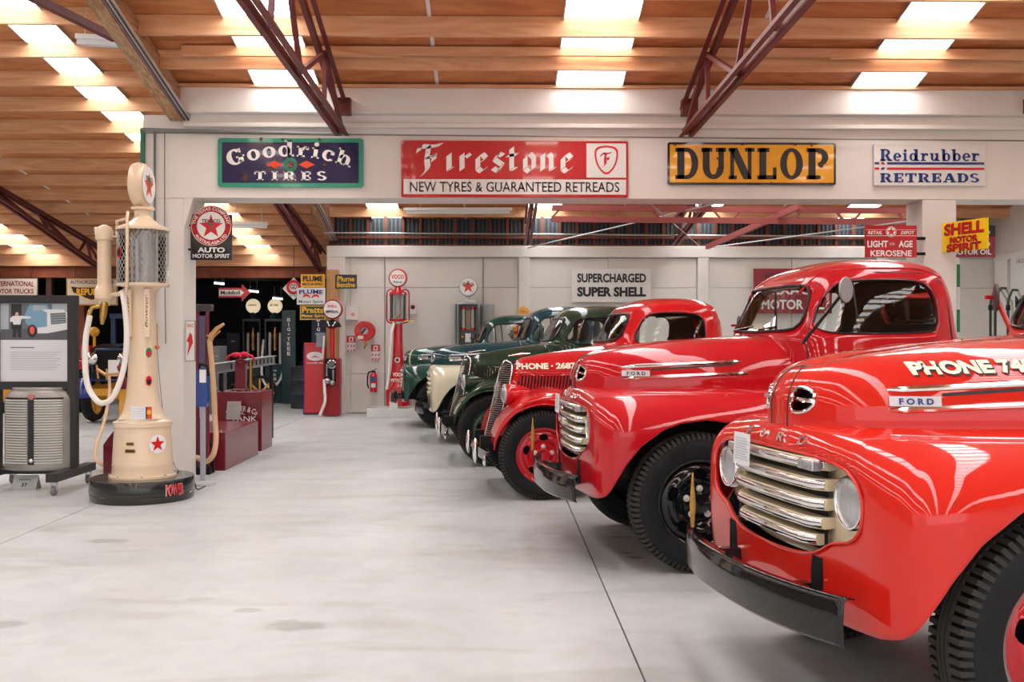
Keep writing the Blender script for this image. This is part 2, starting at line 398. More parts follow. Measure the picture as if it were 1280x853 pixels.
# ---- roof geometry: plywood underside planes
SM, ZR = .256, 2.2
def hM(Z): return 6.70-SM*Z if Z >= ZR else 6.70-SM*ZR-SM*(ZR-Z)     # front middle bays
def hL(Z): return 6.47-.143*Z if Z >= ZR else 6.47-.143*ZR-.143*(ZR-Z)
def hB(Z): return 3.90+.17*(19.6-Z)                                   # middle bays beyond the signs wall
XG = -3.27
ceil = bpy.data.objects.new('ceiling', None); COL.objects.link(ceil); ceil['kind'] = 'structure'
def panel(x0, x1, Za, Zb, h, name='plywood_panel', m=None, t=.018, inset=.003, drop=0):
    mb = MB(); a, b = x0+inset, x1-inset; c, d = Za+inset, Zb-inset
    v = [(a, c, h(c)-drop), (b, c, h(c)-drop), (b, d, h(d)-drop), (a, d, h(d)-drop)]; v += [(p[0], p[1], p[2]+t) for p in v]
    mb.add(v, [(0,3,2,1),(4,5,6,7),(0,1,5,4),(1,2,6,5),(2,3,7,6),(3,0,4,7)]); return mb.obj(name, m or PLY, ceil)
def roof(strips, x_lo, x_hi, bounds, h, Z0, Z1, zcuts, purl, pw, pd, joints=()):
    edges = sorted(set([x_lo, x_hi]+[e for s in strips for e in s]+list(bounds)))
    for a, b in zip(edges, edges[1:]):
        sky = any(abs(a-s[0]) < 1e-6 and abs(b-s[1]) < 1e-6 for s in strips)
        zz = [Z0]+[z for z in zcuts if Z0 < z < Z1]+[Z1]
        for c, d in zip(zz, zz[1:]):
            if sky: panel(a, b, c, d, h, 'skylight_sheet', SKYL, .006, 0, -.02)
            else: panel(a, b, c, d, h)
        if sky:
            for e in (a, b):
                mb = MB()
                for c, d in zip(zz, zz[1:]): mb.beam((e, c, h(c)-.01), (e, d, h(d)-.01), .012, .06)
                mb.obj('skylight_flashing', GALV, ceil)
    for j in joints:
        mb = MB()
        for c, d in zip(zz, zz[1:]): mb.beam((j, c, h(c)-.006), (j, d, h(d)-.006), .035, .012)
        mb.obj('joint_batten', WALLW, ceil)
    for Z in purl:
        mb = MB(); zt = h(Z); mb.box(x_lo, x_hi, Z-pw/2, Z+pw/2, zt-pd, zt-.001); mb.obj('purlin', PURL, ceil)
    # outer sheeting so that daylight enters only through the skylights
    mb = MB(); zz = [Z0]+([ZR] if Z0 < ZR < Z1 else [])+[Z1]
    for a, b in zip(edges, edges[1:]):
        if any(abs(a-s[0]) < 1e-6 and abs(b-s[1]) < 1e-6 for s in strips): continue
        for c, d in zip(zz, zz[1:]):
            v = [(a-.02, c, h(c)+.05), (b+.02, c, h(c)+.05), (b+.02, d, h(d)+.05), (a-.02, d, h(d)+.05)]; v += [(p[0], p[1], p[2]+.02) for p in v]
            mb.add(v, [(0,3,2,1),(4,5,6,7),(0,1,5,4),(1,2,6,5),(2,3,7,6),(3,0,4,7)])
    mb.obj('roof_sheet', GALV, ceil)
pz = [9.57-.575*k for k in range(0, 33)]
roof([(-2.45, -1.80), (.61, 1.29), (3.64, 4.30), (6.7, 7.4)], XG, 9.9, [-.6, 2.45, 5.5, 8.6], hM, -9.3, 10.3, [-7, -4.6, -2.2, 0, ZR, 4.6, 7.0, 9.4], pz, .045, .18, (-.6, 2.45, 5.5))
mb = MB(); mb.box(XG+.3, -.9, 9.44, 9.49, hM(9.46)-.115, hM(9.46)-.02); mb.box(3.2, 9.8, 9.44, 9.49, hM(9.46)-.115, hM(9.46)-.02); mb.box(-.9, 3.2, 9.44, 9.48, hM(9.46)-.10, hM(9.46)-.02); mb.obj('lapped_purlin', PURL, ceil)
lz = [22-.82*k for k in range(0, 38)]
roof([(-5.28, -4.76), (-10.2, -9.5), (-14.5, -13.9)], -17, XG-.06, [-7.6, -12.1], hL, -9.3, 22.0, [-7, -4.6, -2.2, 0, ZR, 4.6, 7, 9.4, 11.8, 14.2, 16.6, 19], lz, .045, .18, (-3.9, -7.6))
roof([(-2.45, -1.85), (.61, 1.25), (3.64, 4.30), (6.7, 7.3)], XG+.1, 9.9, [-.6, 2.45, 5.5], hB, 10.75, 19.9, [13, 15.4, 17.8], [19.05, 18.0, 16.95, 15.9, 14.8, 13.7, 12.6, 11.6], .05, .19, (-.6, 2.45, 5.5))

# ---- signs wall (beam on two columns) at Z = 10.3
wm = MB()
wm.box(-3.63, 9.9, 10.3, 10.73, 2.94, 3.79)
BX = wm.obj('wall_middle', WALLW); BX['kind'] = 'structure'
mb = MB(); mb.box(XG, 9.9, 10.16, 10.7, 3.79, 4.045); mb.box(-3.2, 9.9, 10.25, 10.7, 3.70, 3.79) ; mb.box(-3.2, 9.9, 10.22, 10.3, 3.655, 3.70); mb.box(XG, 9.9, 10.38, 10.7, 4.045, 5.5); mb.obj('beam_fascia', WALLW, BX, bevel=.008)
mb = MB(); mb.box(XG, 9.9, 10.13, 10.20, 4.045, 4.075); mb.obj('wall_plate', PURL, BX)
def column(name, x0, x1, h, y0=10.3, y1=10.73):
    mb = MB(); mb.box(x0, x1, y0+.003, y1, 0, h); o = mb.obj(name, WALLW, None, bevel=.012); o['kind'] = 'structure'; return o
cl = column('column', WX(190, 10.3), WX(229.5, 10.3), 2.94)
cr = column('column', WX(1153.5, 10.3), WX(1196, 10.3), 2.94)
mb = MB(); mb.box(WX(180, 10.3), WX(191, 10.3), 10.33, 10.7, 2.4, 3.79); mb.box(WX(190,10.3), WX(229.5,10.3), 10.31, 10.72, 2.9, 3.0); mb.obj('column_head', WALLW, cl)
mb = MB(); mb.add([(WX(229.5,10.3)-.01, 10.31, 2.60), (WX(229.5,10.3)-.01, 10.72, 2.60), (WX(229.5,10.3)-.01, 10.31, 2.95), (WX(229.5,10.3)-.01, 10.72, 2.95), (WX(229.5,10.3)+.10, 10.31, 2.95), (WX(229.5,10.3)+.10, 10.72, 2.95)], [(0,2,4),(1,5,3),(0,1,3,2),(0,4,5,1),(2,3,5,4)])
mb.obj('column_haunch', WALLW, cl)
# conduits and pipes on the signs wall
mb = MB(); a = W(178, 162, 10.2); b = W(428, 168, 10.2); mb.tube([a, b], .018, 8); mb.tube([W(180, 166, 10.22), W(1280, 176, 10.24)], .008, 6); o = mb.obj('wall_conduit', mat('grey_pipe', rgb(120, 122, 120), .4), BX, 60)
mb = MB(); x = WX(178.5, 10.28); mb.box(x-.02, x+.02, 10.26, 10.3, WZ(212, 10.3), WZ(163, 10.3)); mb.obj('green_downpipe', mat('green_pipe', rgb(40, 110, 95), .4), BX)
mb = MB()
for px in (193.5, 206):
    x = WX(px, 10.28); mb.tube([(x, 10.275, WZ(164, 10.3)), (x, 10.275, WZ(430 if px < 200 else 600, 10.3) if px < 200 else WZ(330, 10.3)), (x+.01, 10.275, WZ(430, 10.3))], .012 if px < 200 else .005, 6)
mb.obj('wall_cable', mat('cable_grey', rgb(110, 112, 112), .5), cl, 60)

# ---- glulam rafter with cable tray
def glulam(Za, Zb, wa, wb, x=XG, name='glulam_rafter', h=.30, w=.13):
    mb = MB(); mb.beam((x, Za, wa+h/2), (x, Zb, wb+h/2), w, h); o = mb.obj(name, GLU, ceil)
    mb = MB(); mb.beam((x+.10, Za, wa+.03), (x+.10, Zb, wb+.03), .07, .03); mb.obj('cable_tray', GALV, o)
    for k, (c, dx) in enumerate(((rgb(110, 60, 110), .085), (rgb(210, 205, 195), .105), (rgb(60, 50, 50), .122))):
        mb = MB(); mb.beam((x+dx, Za, wa+.008), (x+dx, Zb, wb+.008), .010, .012); mb.obj('cable', mat('cable_%s' % ('plum', 'white', 'dark')[k], c, .5), o)
glulam(2.3, 10.28, 3.71+.25*7.98, 3.71); glulam(-6, 2.3, 3.6, 5.7)
glulam(12.5, 19.7, 3.45+.22*7.2, 3.40)
# ---- roof trusses
def truss(name, x, pts_b, pts_t, n, m=REDST, w=.05):
    o = bpy.data.objects.new(name, None); COL.objects.link(o); o['kind'] = 'structure'
    for (a, b), nm, hh in ((pts_b, 'bottom_chord', .075), (pts_t, 'top_chord', .075)):
        mb = MB()
        for s in (-1, 1): mb.beam((x+s*.032, a[0], a[1]), (x+s*.032, b[0], b[1]), .008, hh); mb.beam((x+s*.05, a[0], a[1]-hh/2), (x+s*.05, b[0], b[1]-hh/2), .045, .008)
        mb.obj(nm, m, o)
    def at(p, t): return Vector((x, p[0][0]+(p[1][0]-p[0][0])*t, p[0][1]+(p[1][1]-p[0][1])*t))
    for k in range(n):
        for q0, q1 in (((pts_b, k/n), (pts_t, (k+.5)/n)), ((pts_t, (k+.5)/n), (pts_b, (k+1)/n)), ((pts_b, (k+.5)/n), (pts_t, (k+.5)/n))):
            if k == n-1 and q0[1] == (k+.5)/n and q1[1] == 1: pass
            mb = MB(); mb.beam(at(*q0), at(*q1), w*.8, .04, (1, 0, 0)); mb.obj('web_member', m, o)
    return o
for x in (WX(428, 10.2), WX(857, 10.2)):
    truss('roof_truss', x, ((10.2, 3.60), (1.5, 3.75)), ((10.15, hM(10.15)-.23), (2.3, hM(2.3)-.25)), 4)
    mb = MB(); mb.box(x-.06, x+.10, 10.05, 10.17, 3.76, 3.92); mb.obj('truss_bracket', REDST, BX)
mb = MB(); x = WX(1281, 10.2); mb.box(x-.04, x+.1, 10.05, 10.17, 3.80, 3.95); mb.obj('truss_bracket', REDST, BX)
mb = MB(); mb.beam(W(20, -14, 8.6), W(144, 48, 9.9), .07, .07); q = mb.obj('diagonal_brace', REDST, ceil)
for x, c in ((-8.07, 0), (-3.60, 0), (-12.4, 0)):
    truss('roof_truss', x, ((20.6, 2.93-.04), (12.0, 2.93+.2*8.6)), ((20.8, hL(20.8)-.22), (6.0, hL(6.0)-.22)), 7)
for x in (WX(660, 19), WX(843, 19.3)):
    truss('roof_truss', x, ((19.3, 3.32), (11.6, 4.3)), ((19.2, hB(19.2)-.24), (11.6, hB(11.6)-.3)), 6)
# crosswise truss and tie rods beyond the signs wall
o = bpy.data.objects.new('cross_truss', None); COL.objects.link(o); o['kind'] = 'structure'
for py, nm in ((261, 'top_chord'), (275, 'bottom_chord')):
    mb = MB(); mb.beam(W(690, py-1, 16), W(1160, py+3, 16), .06, .09); mb.obj(nm, mat('truss_pink_red', rgb(165, 80, 76), .5), o)
for k in range(12):
    xa = 700+k*38; mb = MB(); mb.beam(W(xa, 261, 16), W(xa+(12 if k % 2 else -12), 275, 16), .03, .03); mb.obj('web_member', MATS['truss_pink_red'], o)
mb = MB(); mb.beam(W(884, 309, 19.2), W(1000, 258, 15.2), .07, .09); mb.obj('brace', MATS['truss_pink_red'], o)
mb = MB(); mb.tube([W(660, 310, 19.2), W(893, 255, 15.5)], .012); mb.tube([W(885, 310, 19.2), W(1140, 276, 15)], .012); mb.tube([W(875, 308, 19.2), W(812, 254, 15)], .007); mb.obj('tie_rods', GALV, o, 60)

# ---- back wall
ZB = 19.6
bw = MB(); xl = WX(409, ZB); zt = WZ(308, ZB)
bw.box(xl, 9.9, ZB+.06, ZB+.30, 0, zt-.02); BW = bw.obj('wall_back', WALLP); BW['kind'] = 'structure'
mb = MB(); mb.box(xl, 9.9, ZB-.06, ZB+.3, WZ(322, ZB), zt); mb.obj('wall_cap', WALLW, BW, bevel=.01)
for px in (409, 648, 871.5, 1095):
    x = WX(px, ZB); w = .22 if px > 409 else .36; mb = MB(); mb.box(x, x+w, ZB-.05, ZB+.1, 0, zt-.1); mb.obj('pilaster', WALLW, BW, bevel=.01)
# tilt panels between the pilasters
px_edges = [438, 481, 604, 648, 657, 760, 871, 886, 990, 1095, 1110, 1180, 1248]
for a, b in zip(px_edges, px_edges[1:]):
    if b-a < 20: continue
    x0, x1 = WX(a, ZB), WX(b, ZB)
    for z0_, z1_ in ((0.02, .78), (.79, WZ(360, ZB)), (WZ(360, ZB)+.008, WZ(323, ZB))):
        mb = MB(); mb.box(x0+.006, x1-.006, ZB+.02+random.uniform(-.004, .004), ZB+.08, z0_, z1_); mb.obj('wall_panel', WALLP, BW, bevel=.004)
mb = MB()
for px in (481, 604): x = WX(px, ZB); mb.tube([(x, ZB, 0.1), (x, ZB, WZ(310, ZB))], .009, 6)
mb.obj('wall_conduit', MATS['cable_grey'], BW)
# clerestory studs and dark cladding
CL = MB(); CL.box(xl, 9.9, ZB+.22, ZB+.25, zt, zt+.9); cb = CL.obj('clerestory_sheet', mat('slate_sheet', rgb(52, 60, 66), .6), BW)
mb = MB()
for k in range(160): x = xl+k*.082; mb.box(x, x+.03, ZB+.195, ZB+.222, zt, zt+.6) if x < 9.8 else None
q = mb.obj('sheet_ribs', mat('slate_rib', rgb(80, 90, 96), .5), cb); q['kind'] = 'stuff'
STUD = mat('stud_timber', rgb(122, 70, 52), .7, noise=.3)
k = 0; x = WX(413, ZB)
while x < 9.7:
    mb = MB(); mb.box(x, x+.06, ZB+.12, ZB+.2, zt, zt+.6); mb.obj('stud', STUD, BW); x += .345
mb = MB(); mb.box(xl, 9.8, ZB+.08, ZB+.16, zt+.16, zt+.21); mb.box(xl, 9.8, ZB-.02, ZB+.16, zt-.0, zt+.03); mb.obj('clerestory_rail', STUD, BW)
mb = MB(); mb.tube([W(405, 291, 19.0), W(1130, 296, 19.0)], .016, 6); mb.obj('sprinkler_pipe', GALV, BW, 60)
# ---- right wall, outer left wall
wr = MB(); wr.box(9.9, 10.1, -9.5, 19.9, 0, 4.2); WR = wr.obj('wall_right', WALLW); WR['kind'] = 'structure'
mb = MB(); mb.box(9.82, 9.9, 14.0, 19.5, 3.0, 3.12); mb.box(9.84, 9.9, 19.0, 19.5, 0, 3.0); mb.box(9.84, 9.9, 15.2, 15.45, 0, 3.0); mb.obj('wall_rib', WALLW, WR)
mb = MB(); mb.box(9.9, 10.0, -9.5, 19.9, 4.2, 7); mb.obj('gable_sheet', GALV, WR)
wl = MB(); wl.box(-17.2, -17, -9.5, 34, 0, 7); WL = wl.obj('wall_left', mat('left_cladding', rgb(150, 140, 128), .8)); WL['kind'] = 'structure'
# ---- left bay header and the dark shed beyond
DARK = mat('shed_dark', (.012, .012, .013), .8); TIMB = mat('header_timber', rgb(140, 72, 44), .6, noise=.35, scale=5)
hd = MB(); hd.box(-17, xl+.1, 21.9, 22.1, WZ(348, 22), WZ(335, 22)); H0 = hd.obj('trim_1', TIMB); H0['kind'] = 'structure'
mb = MB(); mb.box(-17, xl+.1, 21.8, 22.0, WZ(334, 22), WZ(319, 22)); mb.obj('eaves_purlin', PURL, H0)
mb = MB(); mb.box(-17, xl+.1, 22.1, 22.2, WZ(335, 22), 4.5); mb.obj('header_board', TIMB, H0)
for px in (5, 62, 103, 180):
    x = WX(px, 22); mb = MB(); mb.box(x-.06, x+.06, 21.95, 22.1, 0 if px in (103, 347) else WZ(348, 22)-.5, WZ(347, 22)); mb.obj('header_post', TIMB if px in (103,) else mat('post_dark', rgb(70, 40, 30), .7), H0)
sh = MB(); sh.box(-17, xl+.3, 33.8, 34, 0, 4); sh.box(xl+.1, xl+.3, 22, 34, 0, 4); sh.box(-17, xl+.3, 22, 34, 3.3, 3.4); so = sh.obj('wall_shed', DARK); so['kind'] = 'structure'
mb = MB(); mb.box(xl, xl+.3, 19.9, 22.1, 0, 4.3); mb.obj('return_wall', WALLW, BW)
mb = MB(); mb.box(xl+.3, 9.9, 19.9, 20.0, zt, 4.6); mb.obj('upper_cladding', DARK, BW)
# timber post on the end of the back wall
mb = MB(); x0 = WX(409, 19.5); mb.box(x0, WX(424, 19.5), 19.38, 19.52, 0, WZ(338, 19.5)); t = mb.obj('trim_2', mat('wall_end_timber', rgb(206, 158, 104), .6, noise=.25, scale=3, stretch=(6, 6, .6))); t['kind'] = 'structure'
# ------------------------------------------------------------------ trucks
CHROME = mat('chrome', (0.82, 0.82, 0.82), 0.08, 1.0)
STEEL = mat('dull_steel', (0.45, 0.45, 0.46), 0.35, 1.0)
BLACKP = mat('black_paint', (0.006, 0.007, 0.008), 0.12, 0.0, 0.6, spec=.2)
CHASSIS = mat('chassis_black', (0.008, 0.008, 0.009), 0.5, spec=.2)
RUBBER = mat('tyre_rubber', (0.012, 0.014, 0.016), 0.6, noise=0.3, scale=14, spec=.22)
TREAD = mat('tread_dust', (0.045, 0.042, 0.038), 0.8, spec=.2)
NUTM = mat('nut_plated', (0.75, 0.74, 0.70), 0.3, 0.4)
SEAL = mat('rubber_seal', (0.01, 0.01, 0.012), 0.4)
CREAMP = mat('cream_paint', rgb(226, 212, 178), 0.22, coat=0.6)
LINER = mat('cab_lining', (0.05, 0.035, 0.028), 0.8)
LEATH = mat('seat_vinyl', (0.07, 0.03, 0.02), 0.5)
LETW = mat('lettering_white', rgb(240, 232, 205), 0.4)
LETK = mat('lettering_black', (0.01, 0.01, 0.012), 0.4)
LETB = mat('lettering_blue', rgb(25, 60, 130), 0.4)
STRAW = mat('straw_cord', rgb(190, 140, 60), 0.8, noise=0.4, scale=60)
def glass(name, tint=(0.9, 0.93, 0.92), refl=1.0):
    m = bpy.data.materials.new(name); m.use_nodes = True; nt = m.node_tree; nt.nodes.clear()
    o = nt.nodes.new('ShaderNodeOutputMaterial'); t = nt.nodes.new('ShaderNodeBsdfTransparent'); g = nt.nodes.new('ShaderNodeBsdfGlossy')
    t.inputs[0].default_value = (*tint, 1); g.inputs['Roughness'].default_value = 0.02
    fr = nt.nodes.new('ShaderNodeFresnel'); fr.inputs[0].default_value = 1.5; mx = nt.nodes.new('ShaderNodeMixShader')
    nt.links.new(fr.outputs[0], mx.inputs[0]); nt.links.new(t.outputs[0], mx.inputs[1]); nt.links.new(g.outputs[0], mx.inputs[2])
    nt.links.new(mx.outputs[0], o.inputs[0]); return m
GLASS = glass('window_glass'); GLASSD = glass('tinted_glass', (0.62, 0.62, 0.6))
LENS = mat('lamp_lens', (0.50, 0.52, 0.54), 0.15, 0.6, 1.0, bump=.5, scale=40, stretch=(1, 3, .3))

def paint(name, c): return mat(name, c, 0.45, 0.0, 1.0, spec=0.1)

def section_grid(outer, inner, htop, hbase, wb, N, p, q, wmid=None, tuck=0.0):
    """columns follow outer; rows climb from wb to the inner/top edge with a rounded shoulder"""
    n = len(outer); G = np.zeros((N, n, 3)); cen = inner.mean(0)
    aa = np.linspace(0, PI/2, 60)
    for j in range(n):
        O, I, ht = outer[j], inner[j], htop[j]; wm = wmid[j] if wmid is not None else hbase[j]
        low = [(-tuck*((wm-z)/(wm-hbase[j]+1e-6))**2, z) for z in np.linspace(hbase[j], wm, 30, endpoint=False)] if wm > hbase[j]+1e-4 else []
        up = [((1-math.cos(a)**p) if a < PI/2-1e-6 else 1.0, wm+(ht-wm)*math.sin(a)**q) for a in aa]
        S = []
        d = I-O; L = np.linalg.norm(d)+1e-9
        for h, z in low: S.append((*(O-d/L*h*1.0), z))     # tuck is negative h: towards the inside
        for h, z in up: S.append((*(O+d*h), z))
        S = np.array(S)
        k = S[:, 2] >= wb[j]-1e-6
        if not k[0]:
            i0 = int(np.argmax(k)); a, b = S[i0-1], S[i0]; t = (wb[j]-a[2])/(b[2]-a[2]+1e-9); S = np.vstack([a+(b-a)*t, S[i0:]])
        Ls = np.r_[0, np.cumsum(np.linalg.norm(np.diff(S, axis=0), axis=1))]; s = np.linspace(0, Ls[-1], N)
        for c in range(3): G[:, j, c] = np.interp(s, Ls, S[:, c])
    return G
def mirror_path(half): return half+[(u, -v) for u, v in half[::-1]][1:]
def grid_faces(R, C, closed=False):
    return [(i*C+j, i*C+(j+1) % C, (i+1)*C+(j+1) % C, (i+1)*C+j) for i in range(R-1) for j in range(C if closed else C-1)]
def quad_obj(name, V, Fc, mats, parent, smooth=50, loc=None):
    mb = MB(); v, f = sub(V, Fc)
    A = np.array(v); Q = np.array(f); nn = np.cross(A[Q[:, 2]]-A[Q[:, 0]], A[Q[:, 3]]-A[Q[:, 1]]); cc = A[Q].mean(1)
    if (nn*(cc-cc.mean(0))).sum() < 0: f = [q[::-1] for q in f]
    mb.add(v, f); me = bpy.data.meshes.new(name); me.from_pydata(mb.v, [], mb.f)
    for m in (mats if isinstance(mats, (list, tuple)) else [mats]): me.materials.append(m)
    me.polygons.foreach_set('use_smooth', [True]*len(me.polygons)); me.set_sharp_from_angle(angle=math.radians(smooth)); me.update()
    return link(name, me, parent, loc)
def surf_at(P, ax, q, out_ax):
    """value of axis out_ax on point cloud P at position q along axes ax"""
    d = ((P[:, ax]-np.array(q))**2).sum(1); k = np.argsort(d)[:14]
    A = np.c_[np.ones(len(k)), P[k][:, ax]-np.array(q)]; w = 1/(d[k]+1e-5)**.5
    c = np.linalg.lstsq(A*w[:, None], P[k, out_ax]*w, rcond=None)[0]; lo, hi = P[k, out_ax].min(), P[k, out_ax].max()
    return float(min(max(c[0], lo-.01), hi+.01))

def make_wheel(style, R, wdt, rimm, discm, nutm):
    """axis along Y, outer face at +Y; returns meshes"""
    tyre = MB(); h = wdt/2; ri = R*0.60
    tyre.lathe([(ri, -h*.75), (ri+.01, -h*.9), (R*.8, -h*1.02), (R*.90, -h*.93), (R*.95, -h*.76), (R*.965, -h*.3), (R*.965, h*.3), (R*.95, h*.76), (R*.90, h*.93), (R*.86, h*1.0), (R*.8, h*1.03), (R*.7, h*.98), (ri+.012, h*.86), (ri, h*.72), (ri, -h*.75)], 72, axis='y')
    nb = 78; main_, tyre = tyre, MB()
    for k in range(nb):
        g = 2*PI*k/nb
        for s in (-1, 1):
            M = Matrix.Rotation(-g, 4, 'Y'); tyre.M = M
            t = 0.0105*R/.45
            tyre.add([(R*.90, s*h*1.0, -t*.8), (R*.90, s*h*1.0, t*.8), (R*.985, s*h*.80, t), (R*.985, s*h*.80, -t), (R*1.0, s*h*.3, t), (R*1.0, s*h*.3, -t), (R*.90, s*h*.9, t*.8), (R*.90, s*h*.9, -t*.8), (R*.96, s*h*.3, t), (R*.96, s*h*.3, -t)],
                     [(0,1,2,3), (3,2,4,5), (0,3,7), (1,6,2), (3,5,9,7), (2,6,8,4)])
    tyre.M = None; lugs = tyre; tyre = main_
    for s in np.linspace(-.22, .22, 3): lugs.lathe([(R*.98, h*(s-.07)), (R*1.0, h*(s-.05)), (R*1.0, h*(s+.05)), (R*.98, h*(s+.07))], 60, axis='y')
    a = tyre.mesh('wheel', RUBBER, 40); me_lug = lugs.mesh('tread_lugs', TREAD)
    rim = MB(); ro = ri+.012
    rim.lathe([(ro-.02, -h*.8), (ro-.02, -h*.3), (ro-.035, h*.2), (ro-.03, h*.62), (ro-.012, h*.80), (ro+.006, h*.86), (ro+.010, h*.80), (ro+.002, h*.74)], 64, axis='y')
    b = rim.mesh('rim', rimm, 40)
    # pressed steel disc with hand holes
    nr, nc = 22, 120; rr = np.linspace(0.055, ro-.032, nr); P = np.zeros((nr, nc, 3))
    rmax = ro-.032
    for i, r in enumerate(rr):
        t = r/rmax
        y = h*(0.40 if t < .48 else 0.40-(t-.48)/.52*0.02)+(0.035*math.exp(-((t-.72)/.13)**2))
        if t < .50: y += .012
        for j in range(nc):
            g = 2*PI*j/nc; P[i, j] = (r*math.cos(g), y, r*math.sin(g))
    V = P.reshape(-1, 3); Fc = grid_faces(nr, nc, True)
    nh = 5
    for k in range(nh):
        g = 2*PI*k/nh+PI/2
        c = np.array([rmax*.73*math.cos(g), rmax*.73*math.sin(g)]); e1 = np.array([math.cos(g), math.sin(g)]); e2 = np.array([-e1[1], e1[0]])
        poly = np.array([c+e1*rmax*.13*math.cos(t)+e2*rmax*.19*math.sin(t) for t in np.linspace(0, 2*PI, 40, endpoint=False)])
        V, Fc, _ = cut(V, Fc, (0, 2), poly, lambda C: np.ones(len(C), bool))
    v, f = sub(V, Fc); mb = MB(); mb.add(v, f)
    mb.lathe([(rmax*.5, h*.40+.012), (rmax*.5, h*.40+.006)], 40, axis='y')
    me_disc = mb.mesh('wheel_disc', discm, 35)
    back = MB(); back.lathe([(0.001, -h*.1), (ro-.04, -h*.1)], 32, axis='y')
    me_back = back.mesh('brake_drum', CHASSIS)
    hub = MB(); hub.lathe([(.07, h*.3), (.068, h*.40+.05), (.055, h*.40+.075), (.03, h*.40+.082), (.001, h*.40+.084)], 24, axis='y')
    me_hub = hub.mesh('hub_cap', discm, 40)
    nut = MB(); nut.lathe([(.022, 0), (.022, .008), (.013, .009), (.012, .026), (.001, .027)], 10, axis='y')
    me_nut = nut.mesh('lug_nut', nutm, 30)
    def place(parent, u, v, side, detail=True):
        o = link('wheel', a, parent, (u, v, R)); o.rotation_euler = (0, random.uniform(0, 1) if not detail else 0, 0 if side > 0 else PI)
        link('tread_lugs', me_lug, o)['kind'] = 'stuff'; link('rim', b, o); link('wheel_disc', me_disc, o)
        if detail:
            link('brake_drum', me_back, o); link('hub_cap', me_hub, o)
            for k in range(5):
                g = 2*PI*k/5+PI/2; link('lug_nut', me_nut, o, (rmax*.36*math.cos(g), h*.40+.012, rmax*.36*math.sin(g)))
        return o
    return place

def build_cab(root, pm, levels, wind, door, rear, n_lv=74, n_r=200, dy=0.02):
    L = catmull(levels, n_lv); V = []
    for z, uf, ub, b, n in L:
        c, a = (uf+ub)/2, abs(uf-ub)/2
        for j in range(n_r):
            g = 2*PI*j/n_r; cg, sg = math.cos(g), math.sin(g)
            V.append((c+a*math.copysign(abs(cg)**(2/n), cg), b*math.copysign(abs(sg)**(2/n), sg), z))
    V = np.array(V)
    # even spacing round each ring
    for i in range(n_lv):
        R = V[i*n_r:(i+1)*n_r]; Rc = np.vstack([R, R[:1]]); s = np.r_[0, np.cumsum(np.linalg.norm(np.diff(Rc, axis=0), axis=1))]
        t = np.linspace(0, s[-1], n_r, endpoint=False); V[i*n_r:(i+1)*n_r] = np.stack([np.interp(t, s, Rc[:, k]) for k in range(3)], 1)
    Fc = grid_faces(n_lv, n_r, True); surf = V.copy()
    umid = (levels[2][1]+levels[2][2])/2; glasses = []
    wl = mirror_y(wind)
    V, Fc, g = cut(V, Fc, (1, 2), chaikin(wl), lambda C: C[:, 0] > umid+.15); glasses.append(('windshield', g, V))
    V, Fc, g = cut(V, Fc, (1, 2), chaikin(mirror_y(rear)), lambda C: C[:, 0] < umid-.15); glasses.append(('rear_window', g, V))
    for s in (1, -1):
        V, Fc, g = cut(V, Fc, (0, 2), chaikin(door), lambda C: (C[:, 1]*s > 0.2)); glasses.append(('side_window', g, V))
    cap = len(V); 
    o = quad_obj('cab', V, Fc, [pm, LINER], root, 45); solidify(o, 0.03, -1, 1)
    for nm, g, VV in glasses:
        Vg = V.copy(); 
        inn = np.array([umid, 0, 0])
        Vg[:, 0] = Vg[:, 0]+(umid-Vg[:, 0])*.012; Vg[:, 1] *= .985
        lp = rim_loop(V, g)
        gm = quad_obj(nm, Vg, g, GLASS, root, 60)
        if lp:
            pts = lp[::2]; mb = MB(); mb.tube(pts, 0.010 if nm == 'windshield' else 0.006, 6, closed=True); mb.obj('window_seal', SEAL, gm, 60)
    return V, surf
def mirror_y(half): return half+[(-a, b) for a, b in half[::-1]]

def strip_on(root, name, P, path, m, r=0.006, off=0.0, smooth=60):
    """thin bead following the near-side surface P through (u, w) points, both sides"""
    pts = []
    for u, w in path:
        v = surf_at(P, [0, 2], (u, w), 1); pts.append((u, v+off, w))
    for sg in (1, -1): mb = MB(); mb.tube([(u, v*sg, w) for u, v, w in pts], r, 6); q = mb.obj(name, m, root, smooth)
    return q
def text_on(root, s, P, u0, w0, wdt, hgt, m, off=0.003, slope=0.0, bold=0.03, side=1, name='lettering', slant=0.0):
    v, f = text_geo(s, bold, slant); V = []
    for a, b in v:
        u = u0-a*wdt; w = w0+b*hgt+slope*(-a*wdt); V.append((u, surf_at(P, [0, 2], (u, w), 1)*side+off*side, w))
    mb = MB(); mb.add(V, f); return mb.obj(name, m, root)

